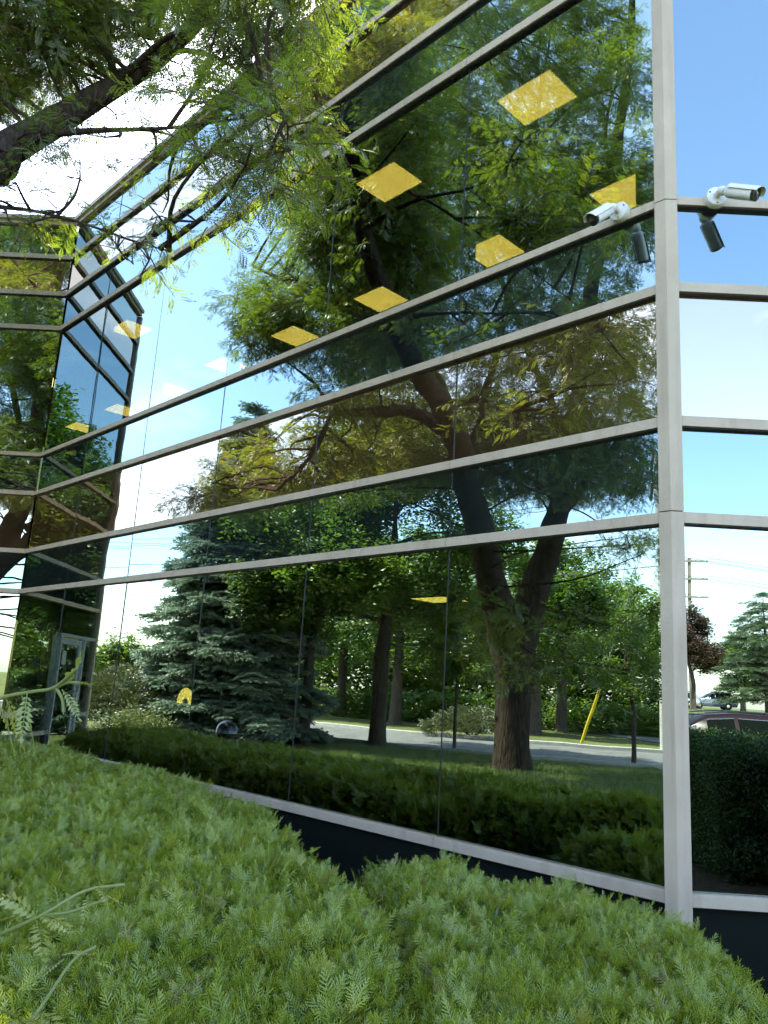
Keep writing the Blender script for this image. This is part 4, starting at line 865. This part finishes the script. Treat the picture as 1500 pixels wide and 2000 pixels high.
# far wood and its undergrowth
def far_wood():
    r_ = np.random.default_rng(77); n = 5200
    s = r_.uniform(-34, 46, n); w = r_.random(n)
    x = -41 - 13*w - .22*(s-5) - np.maximum(0, s-12)*.45; y = s
    h = np.array([7.5+3.5*noise.noise(Vector((a*.18, 0, 2.2)))+1.6*noise.noise(Vector((a*.6, 3, 1))) for a in s])*np.where(s > 13, np.maximum(.26, 1-(s-13)/7), 1)
    z = r_.random(n)**.75*h*np.clip(.45+w, 0, 1)
    P = np.stack([x, y, z+np.array([gz(a, b) for a, b in zip(x, y)])], 1)
    o = scatter('far_wood', P, r_.uniform(-.5, .5, (n, 3))+np.stack([0*x, 0*x, r_.uniform(0, 6, n)], 1), r_.uniform(2.6, 4.4, n), P_MAPLE[:2]+P_DARK[:1])
    tag(o, 'green wood closing the view beyond the far verge', 'woodland')
    n = 2600; s = r_.uniform(-22, 40, n); x = -37.2-3.0*r_.random(n)-.22*(s-5)-np.maximum(0, s-12)*.45
    P = np.stack([x, s, r_.random(n)*1.5], 1)
    o = scatter('undergrowth', P, np.stack([r_.uniform(-.5, .5, n), r_.uniform(-.5, .5, n), r_.uniform(0, 6, n)], 1), r_.uniform(1.2, 2.2, n), P_BRIGHT[:2]+P_MAPLE[:1])
    tag(o, 'bright green undergrowth in front of the far wood', 'undergrowth')
far_wood()
def lawn():
    r_ = np.random.default_rng(3); n = 26000
    x = r_.uniform(-20, -2.5, n); y = r_.uniform(-7, 11.5, n)
    k = np.interp(y, [p[1] for p in NEAR], [p[0] for p in NEAR]); ok = (x > k+.35)
    d1, i1 = seg_dist(x, y, YL); ok &= ~i1 & (d1 > .25)
    ok &= ~((x < -7.4) & (y > 8.4) & (y < 13))
    ok &= ~((x > -6.6) & (y > 4.5-1.0*(x+4)) )
    x, y = x[ok], y[ok]; n = len(x)
    o = scatter('lawn_grass', np.stack([x, y, 0*x], 1), np.stack([0*x, 0*x, r_.uniform(0, 6, n)], 1), r_.uniform(.7, 1.5, n), P_GRASS)
    tag(o, 'short mown grass between the hedge and the road', 'grass')
lawn()
# trees and hedge seen to the right of the corner
broadleaf('purple_tree', 18.4, -39.6, 6.2, 1.75, .14, 'muted purple brown street tree in front of the utility pole', P_PURPLE, 201, base=.28, n=900, sc=1.3)
broadleaf('leafy_tree', 8.6, -20.5, 6.2, 1.7, .14, 'bright green tree half hidden by the corner mullion', P_BRIGHT, 202, base=.30, n=700, sc=1.2)
broadleaf('leafy_tree', 31.0, -62, 6.6, 3.0, .2, 'light green tree behind the parked slate car', P_BRIGHT, 203, base=.2, n=800, sc=1.8)
conifer('dark_pine', 20.6, -34.6, 6.6, 2.3, .16, 'dark layered pine beside the young street sapling', P_PINE, 204, 13, 11, 1.1, 1.7, droop=.12, pw=.5)
broadleaf('brown_tree', 22.8, -37.0, 4.6, 2.4, .15, 'dense dark rounded tree beneath the pine', P_DARK, 205, base=.2, n=900, sc=1.2)
broadleaf('leafy_tree', 24.0, -68, 5.6, 3.2, .2, 'spreading green tree behind the purple tree', P_MAPLE, 206, base=.2, n=700, sc=1.8)
broadleaf('sapling', 19.15, -34.0, 1.9, .35, .02, 'thin staked sapling on the grass strip', P_BRIGHT, 207, base=.5, n=60, sc=.6)
broadleaf('leafy_tree', 44.0, -60, 7.5, 4.0, .25, 'broad green tree at the end of the side street', P_MAPLE, 208, base=.2, n=800, sc=1.9)
def box_hedge():
    r_ = np.random.default_rng(21); root = empty('boxwood_hedge', (9, -1.9, 0), 'clipped dark green broadleaf hedge in front of the maroon car', 'hedge')
    x0, x1, y0, y1, h = 3.3, 14.0, -1.5, 2.1, 1.27
    mb = MB(); mb.box(((x0+x1)/2, (y0+y1)/2, (h-.14)/2), (x1-x0-.25, y1-y0-.25, h-.14)); mb.build('inner_branches', M['yew_in'], root)
    n = 7600; f = r_.choice(3, n, p=[.52, .40, .08]); x = r_.uniform(x0, x1, n); y = r_.uniform(y0, y1, n); z = r_.uniform(.05, h, n)
    y = np.where(f == 0, y1-.06+r_.normal(0, .05, n), y); z = np.where(f == 1, h-.07+r_.normal(0, .045, n), z); x = np.where(f == 2, x0+.06+r_.normal(0, .05, n), x)
    z += np.array([noise.noise(Vector((a*1.7, b, 0)))*.05 for a, b in zip(x, y)])
    scatter('foliage', np.stack([x, y, z], 1), r_.uniform(0, 6, (n, 3)), r_.uniform(.8, 1.2, n), P_BOX, root)
box_hedge()

# ------------------------------------------------------------------ young locust shoots beside the camera
def leafy_shoot(name, stems, leaves, label, seed):
    random.seed(seed); p0 = stems[0][0]
    root = empty(name, (p0[0], p0[1], 0), label, 'shoot', 'young locust shoots')
    for st in stems:
        pts = spline([tuple(p) for p in st], 5); mb = MB(); mb.tube([p[:3] for p in pts], [p[3] for p in pts], 7); mb.build('stem', M['stem'], root, smooth=True)
    for b, d, l, ll in leaves:
        mb = MB(); compound_leaf(mb, b, d, (random.uniform(-.4, .4), random.uniform(-.4, .4), 1), l, 8, ll, ll*.5, random.uniform(.2, .9))
        q = Vector(b); pts = [q]; dd = Vector(d).normalized()
        mb.tube([q, q+dd*l*.5+Vector((0, 0, -.08*l)), q+dd*l+Vector((0, 0, -.35*l))], [.0016, .0012, .0006], 4, False)
        mb.build('leaf', M['shoot'], root)
leafy_shoot('locust_shoot', [[(-1.75, 2.55, -.02, .008), (-1.52, 2.48, .9, .007), (-1.24, 2.32, 1.49, .006), (-1.06, 2.2, 1.562, .0052), (-.95, 2.15, 1.588, .0045), (-.87, 2.1, 1.604, .0036), (-.80, 2.05, 1.655, .0016)],
    [(-.865, 2.1, 1.604, .003), (-.83, 2.08, 1.618, .002), (-.79, 2.05, 1.620, .001)], [(-.865, 2.1, 1.603, .0022), (-.845, 2.1, 1.575, .0018), (-.838, 2.1, 1.545, .001)]],
    [((-1.06, 2.2, 1.562), (.5, -.2, -.55), .14, .032), ((-1.03, 2.18, 1.57), (.55, .1, -.8), .13, .030), ((-1.13, 2.23, 1.54), (.35, -.3, -.6), .13, .032), ((-.98, 2.16, 1.582), (.5, -.15, -.75), .14, .030), ((-.96, 2.15, 1.585), (.25, -.5, -.85), .12, .029),
     ((-.85, 2.1, 1.60), (.62, 0, -.55), .085, .020), ((-.80, 2.05, 1.655), (.12, 0, 1), .03, .018), ((-.79, 2.05, 1.62), (1, .1, .15), .03, .016), ((-1.18, 2.28, 1.52), (.3, .1, -.7), .13, .032), ((-.83, 2.08, 1.62), (.2, -.2, .9), .03, .016)],
    'yellow green locust shoot reaching in at the left, in front of the door', 1)
rs = random.Random(9)
def rl(b, n, sp, l=.16, ll=.036): return [((b[0]+rs.uniform(-sp, sp), b[1]+rs.uniform(-sp, sp), b[2]+rs.uniform(-.02, .03)), (rs.uniform(-.6, 1), rs.uniform(-.8, .4), rs.uniform(-.2, .5)), l*rs.uniform(.7, 1.1), ll) for _ in range(n)]
leafy_shoot('locust_shoot', [[(-1.5, 2.05, -.02, .010), (-1.35, 2.1, .70, .008), (-1.15, 2.2, .90, .007), (-1.01, 2.2, .965, .0055), (-.86, 2.2, 1.04, .0042), (-.777, 2.25, 1.09, .003), (-.69, 2.3, 1.10, .0015)],
    [(-.86, 2.2, 1.04, .003), (-.80, 2.22, 1.045, .002), (-.72, 2.27, 1.07, .001)]],
    rl((-1.05, 2.18, .96), 6, .06) + rl((-.9, 2.2, 1.03), 5, .05) + rl((-.75, 2.26, 1.09), 3, .05, .10, .016), 'pale locust shoot arching over the yew at lower left', 2)
leafy_shoot('locust_shoot', [[(-1.15, 1.75, -.02, .009), (-1.05, 1.85, .55, .007), (-.92, 2.0, .74, .006), (-.82, 2.1, .83, .005), (-.77, 2.2, .936, .003), (-.73, 2.25, .96, .0015)],
    [(-1.0, 1.9, .62, .005), (-1.02, 2.02, .80, .004), (-1.0, 2.12, .90, .002)]],
    rl((-1.0, 2.0, .82), 9, .07) + rl((-.85, 2.08, .84), 7, .06) + rl((-.77, 2.2, .93), 3, .04, .1, .016) + rl((-1.02, 2.1, .9), 5, .05), 'bushy locust shoot low in the bottom left corner', 3)
random.seed(17)
# ------------------------------------------------------------------ street furniture
def cyl_pts(a, b, k=2): a, b = Vector(a), Vector(b); return [a.lerp(b, i/(k-1)) for i in range(k)]
def domed_bin():
    x, y = -8.58, 9.9
    r = empty('litter_bin', (x, y, 0), 'black litter bin with a glossy domed lid in front of the spruce', 'bin')
    mb = MB(); mb.lathe((x, y, 0), [(.25, 0), (.27, .03), (.27, .60), (.26, .62)], 28); mb.build('body', M['bin'], r, smooth=True)
    mb = MB(); mb.lathe((x, y, .625), [(.29, 0), (.31, .02), (.31, .05), (.27, .06)], 32); mb.build('rim', M['bin'], r, smooth=True)
    mb = MB(); mb.lathe((x, y, .70), [(.22*math.cos(t), .24*math.sin(t)) for t in np.linspace(0, 1.5, 9)], 32); mb.build('dome_lid', M['bin'], r, smooth=True)
domed_bin()
def arm_set(mb, c, ax, w, mi=0):
    mb.box(c, (w, .10, .12), (ax, Vector((-ax.y, ax.x, 0)), Z), mi)
def insulator(mb, c): mb.lathe(c, [(.03, 0), (.06, .05), (.04, .09), (.06, .13), (.03, .2)], 8)
def utility_pole(x, y, h, tr, label, arms, ax, mat):
    z0 = gz(x, y); ax = Vector(ax).normalized(); r = empty('utility_pole', (x, y, z0), label, 'utility pole', 'utility poles'); ends = []
    mb = MB(); mb.tube(cyl_pts((x, y, z0-.1), (x, y, z0+h), 4), [tr, tr*.9, tr*.75, tr*.6], 12); mb.build('pole', M[mat], r, smooth=True)
    for za, w in arms:
        mb = MB(); arm_set(mb, Vector((x, y, z0+za))+Vector((-ax.y, ax.x, 0))*(tr*.8+.05), ax, w); cr = mb.build('crossarm', M['woodpole'], r)
        for s in (-.46, -.16, .16, .46):
            p = Vector((x, y, z0+za+.06))+Vector((-ax.y, ax.x, 0))*(tr*.8+.05)+ax*(w*s); mb = MB(); insulator(mb, p); mb.build('insulator', M['grey'], cr, smooth=True); ends.append(p+Z*.2)
    return ends
def wire(a, b, sag, label, r=.012, n=14):
    a, b = Vector(a), Vector(b); pts = [a.lerp(b, i/n)-Z*(sag*4*(i/n)*(1-i/n)) for i in range(n+1)]
    mb = MB(); mb.tube(pts, [r]*len(pts), 5, False); o = mb.build('overhead_wire', M['wire'])
    tag(o, label, 'wire', 'overhead power lines')
e1 = utility_pole(22.0, -49.6, 11.0, .19, 'tall wooden pole with three crossarms above the purple tree', [(10.75, 2.6), (9.45, 2.6), (8.1, 2.6)], (1, .15, 0), 'woodpole')
e2 = utility_pole(66, -52, 11.0, .19, 'distant wooden pole at the end of the side street', [(10.75, 2.6), (9.45, 2.6), (8.1, 2.6)], (.35, 1, 0), 'woodpole')
for i, (a, b) in enumerate(zip(e1, e2)):
    if i % 4 in (0, 1, 3): wire(a, b, 1.1, 'thin power line running right from the %s crossarm of the wooden pole' % ('topmost', 'middle', 'lowest')[i//4], .016)
for z in (6.6, 6.1, 5.6, 5.1): wire((22, -49.6, 1.3+z), (66, -52, 1.3+z), .8, 'thin cable strung below the crossarms of the wooden pole', .018)
e3 = utility_pole(-21.6, -2.65, 10.6, .17, 'pale concrete pole on the verge behind the corner mullion', [(10.3, 2.2), (9.2, 2.2)], (1, .3, 0), 'pole')
e4 = utility_pole(-43.5, 27.5, 10.6, .17, 'distant concrete pole beyond the spruce', [(10.3, 2.2), (9.2, 2.2)], (1, .6, 0), 'pole')
for i in (0, 1, 3, 4, 5, 7): wire(e3[i], e4[i], .7, 'thin power line along the road from the %s crossarm of the concrete pole' % ('upper', 'lower')[i//4], .014)
for z in (8.1, 7.3, 6.5): wire((-21.6, -2.65, z), (-43.5, 27.5, z), .6, 'thin cable along the road below the power lines', .016)
def guy():
    a, b = Vector((-24.9, -.6, 0)), Vector((-21.65, -2.6, 9.0)); r = empty('guy_wire', a, 'slanting guy wire with a bright yellow plastic guard', 'guy wire')
    d = (b-a).normalized(); mb = MB(); mb.tube([a-d*.1, b], [.014, .014], 6); mb.build('cable', M['grey'], r)
    mb = MB(); mb.tube([a+d*.02, a+d*2.25], [.055, .055], 10); mb.build('guard', M['yellow'], r, smooth=True)
guy()
def street_lamp(x, y, h, dirv, reach, label, pole=True):
    z0 = gz(x, y); d = Vector(dirv).normalized(); r = empty('street_lamp', (x, y, z0), label, 'street lamp', 'street lamps')
    if pole:
        mb = MB(); mb.tube(cyl_pts((x, y, z0-.05), (x, y, z0+h), 3), [.09, .075, .055], 10); mb.build('pole', M['pole'], r, smooth=True)
    t = Vector((x, y, z0+h)); e = t+d*reach+Z*.25
    mb = MB(); mb.tube([t-Z*.15, t+d*reach*.5+Z*.22, e], [.035, .03, .028], 8); mb.build('arm', M['grey'], r, smooth=True)
    mb = MB(); mb.lathe(e-d*.05, [(.03, 0), (.09, .08), (.12, .30), (.10, .52), (.03, .60)], 12, d); mb.build('lamp_head', M['grey'], r, smooth=True)
street_lamp(-21.2, -5.1, 5.0, (-.5, 1, 0), 2.2, 'grey street lamp reaching over the road beside the concrete pole')
street_lamp(21.4, -49.9, 4.4, (1, 0, 0), 1.7, 'small street lamp showing beside the purple tree')

# ------------------------------------------------------------------ cars
def car(name, x, y, ang, paint, label, L=4.7, Wd=1.86, H=1.55, hood=1.05, tail=.25, suv=True, group=None):
    z0 = gz(x, y)+.02; r = empty(name, (x, y, z0), label, 'car', group)
    c, s = math.cos(ang), math.sin(ang)
    def T(p): return Vector((x+p[0]*c-p[1]*s, y+p[0]*s+p[1]*c, z0+p[2]))
    h = L/2; b = H*.58; w = Wd/2
    # stations: x, bottom, belt, roof, half-width bottom, belt, roof
    st = [(-h, .42, b*.70, b*.70+.02, w*.80, w*.84, w*.80), (-h+.06, .30, b*.96, b+.02, w*.92, w*.92, w*.84), (-h+tail*.6, .27, b, H*.80, w*.97, w*.96, w*.76), (-h+tail+.30, .25, b, H*.955, w, w*.98, w*.74), (-h+tail+.95, .24, b, H, w, w*.99, w*.74),
          (-.15, .24, b*.99, H*.998, w, w*.99, w*.74), (h-hood-1.25, .24, b*.98, H*.965, w, w*.99, w*.73), (h-hood-.72, .24, b*.97, H*.85, w, w*.98, w*.74), (h-hood-.05, .24, b*.95, b*.99, w, w*.97, w*.80), (h-hood*.5, .24, b*.88, b*.91, w*.98, w*.94, w*.70), (h-.12, .28, b*.72, b*.75, w*.90, w*.84, w*.60), (h, .40, b*.58, b*.60, w*.80, w*.74, w*.55)]
    mb = MB(); K = 12
    for X0, zb, zl, zr, wb, wl, wr in st:
        prof = [(-wb*.9, zb), (-wb, zb+.12), (-wl*1.01, (zb+zl)/2), (-wl, zl), (-wr*1.02, zl+(zr-zl)*.88), (-wr*.85, zr)]
        prof += [(-a, z) for a, z in prof[::-1]]
        mb.v += [tuple(T((X0, a, z))) for a, z in prof]
    for i in range(len(st)-1):
        for k in range(K):
            a0 = i*K+k; a1 = i*K+(k+1) % K; mb.f.append((a0, a1, a1+K, a0+K)); mb.mi.append(0)
    mb.f += [tuple(range(K))[::-1], tuple((len(st)-1)*K+k for k in range(K))]; mb.mi += [0, 0]
    mb.build('body', M[paint], r, smooth=True)
    def side_pt(i, sg, f, off=.012):
        X0, zb, zl, zr, wb, wl, wr = st[i]
        return Vector((X0, sg*((wl+(wr*1.02-wl)*f)+off), zl+(zr-zl)*.88*f))
    for sg in (-1, 1):
        for i0, i1, e0, e1 in ((2, 4, .45, .96), (4, 5, .04, .97), (5, 7, .03, .80)):
            mb = MB(); rows = []
            ii = list(range(i0, i1+1)); lo, up = [], []
            for q, i in enumerate(ii):
                lo.append(side_pt(i, sg, .06)); up.append(side_pt(i, sg, .93))
            def lerp_list(Ls, t): t *= len(Ls)-1; k = min(int(t), len(Ls)-2); return Ls[k].lerp(Ls[k+1], t-k)
            n = 6
            for q in range(n+1):
                t = e0+(e1-e0)*q/n; a, bb = lerp_list(lo, t), lerp_list(up, t); mb.v += [tuple(T(a)), tuple(T(bb))]
            for q in range(n): mb.f.append((2*q, 2*q+2, 2*q+3, 2*q+1)); mb.mi.append(0)
            wn = mb.build('side_window', M['carglass'], r, recalc=False)
            mb = MB(); loop = [Vector(v) for v in mb.v]
            v = [T(lerp_list(lo, e0+(e1-e0)*q/n)+Vector((0, sg*.004, -.008))) for q in range(n+1)]; mb.tube(v, [.011]*len(v), 5); 
            v = [T(lerp_list(up, e0+(e1-e0)*q/n)+Vector((0, sg*.004, .008))) for q in range(n+1)]; mb.tube(v, [.009]*len(v), 5); mb.build('window_trim', M['chrome'], wn)
        mb = MB(); pp = [T((st[i][0], sg*st[i][6]*.82, st[i][3]+.045)) for i in (3, 4, 5, 6)]; mb.tube(pp, [.018]*4, 6); mb.build('roof_rail', M['black'], r, smooth=True)
        mb = MB(); mb.lathe(T((-h+.10, sg*w*.74, b*.86)), [(.05, 0), (.12, .03), (.11, .08), (.03, .1)], 10, (T((-1, sg*.35, 0))-T((0, 0, 0)))); mb.build('tail_light', M['red'], r, smooth=True)
        mb = MB(); mb.lathe(T((h-.22, sg*w*.66, b*.66)), [(.05, 0), (.11, .05), (.09, .1), (.03, .11)], 10, (T((1, sg*.3, 0))-T((0, 0, 0)))); mb.build('headlight', M['chrome'], r, smooth=True)
        for wx in (-h+.92, h-.95):
            ax = T((0, sg, 0))-T((0, 0, 0)); mb = MB(); mb.lathe(T((wx, sg*(w-.20), .335)), [(.30, 0), (.345, .03), (.345, .19), (.29, .215)], 22, ax); wh = mb.build('wheel', M['tyre'], r, smooth=True)
            mb = MB(); mb.lathe(T((wx, sg*(w-.005), .335)), [(.23, 0), (.21, .018), (.05, .022)], 14, ax); mb.build('rim', M['chrome'], wh, smooth=True)
    def cross(i0, f0, i1, f1, nm):
        mb = MB(); 
        for i, f in ((i0, f0), (i1, f1)):
            X0, zb, zl, zr, wb, wl, wr = st[i]
            for a in (-.8, -.4, .4, .8): mb.v.append(tuple(T((X0+(.012 if i0 > 5 else -.012), a*wr*.98, zl+(zr-zl)*f+.012))))
        for k in range(3): mb.f.append((k, k+1, k+5, k+4)); mb.mi.append(0)
        mb.build(nm, M['carglass'], r, recalc=False)
    cross(8, .98, 6, 1.0, 'windscreen'); cross(1, 1.0, 3, .98, 'rear_window')
car('parked_car', 9.3, -9.5, 0.03, 'maroon', 'dark maroon estate car showing above the clipped hedge', L=4.9, H=1.52, hood=1.15)
car('parked_car', 29.2, -64.6, PI+.15, 'slate', 'slate grey hatchback parked on the side street', group=None, L=4.4, H=1.55)
car('parked_car', 25.6, -64.2, PI+.1, 'silvercar', 'silver car parked left of the slate hatchback', L=4.4, H=1.42)
car('parked_car', 22.6, -66.4, PI+.1, 'navy', 'dark blue car partly hidden by the mullion', L=4.4, H=1.45)
car('parked_car', 15.0, -12.6, .05, 'navy', 'dark blue car just entering at the right edge', L=4.4, H=1.42)
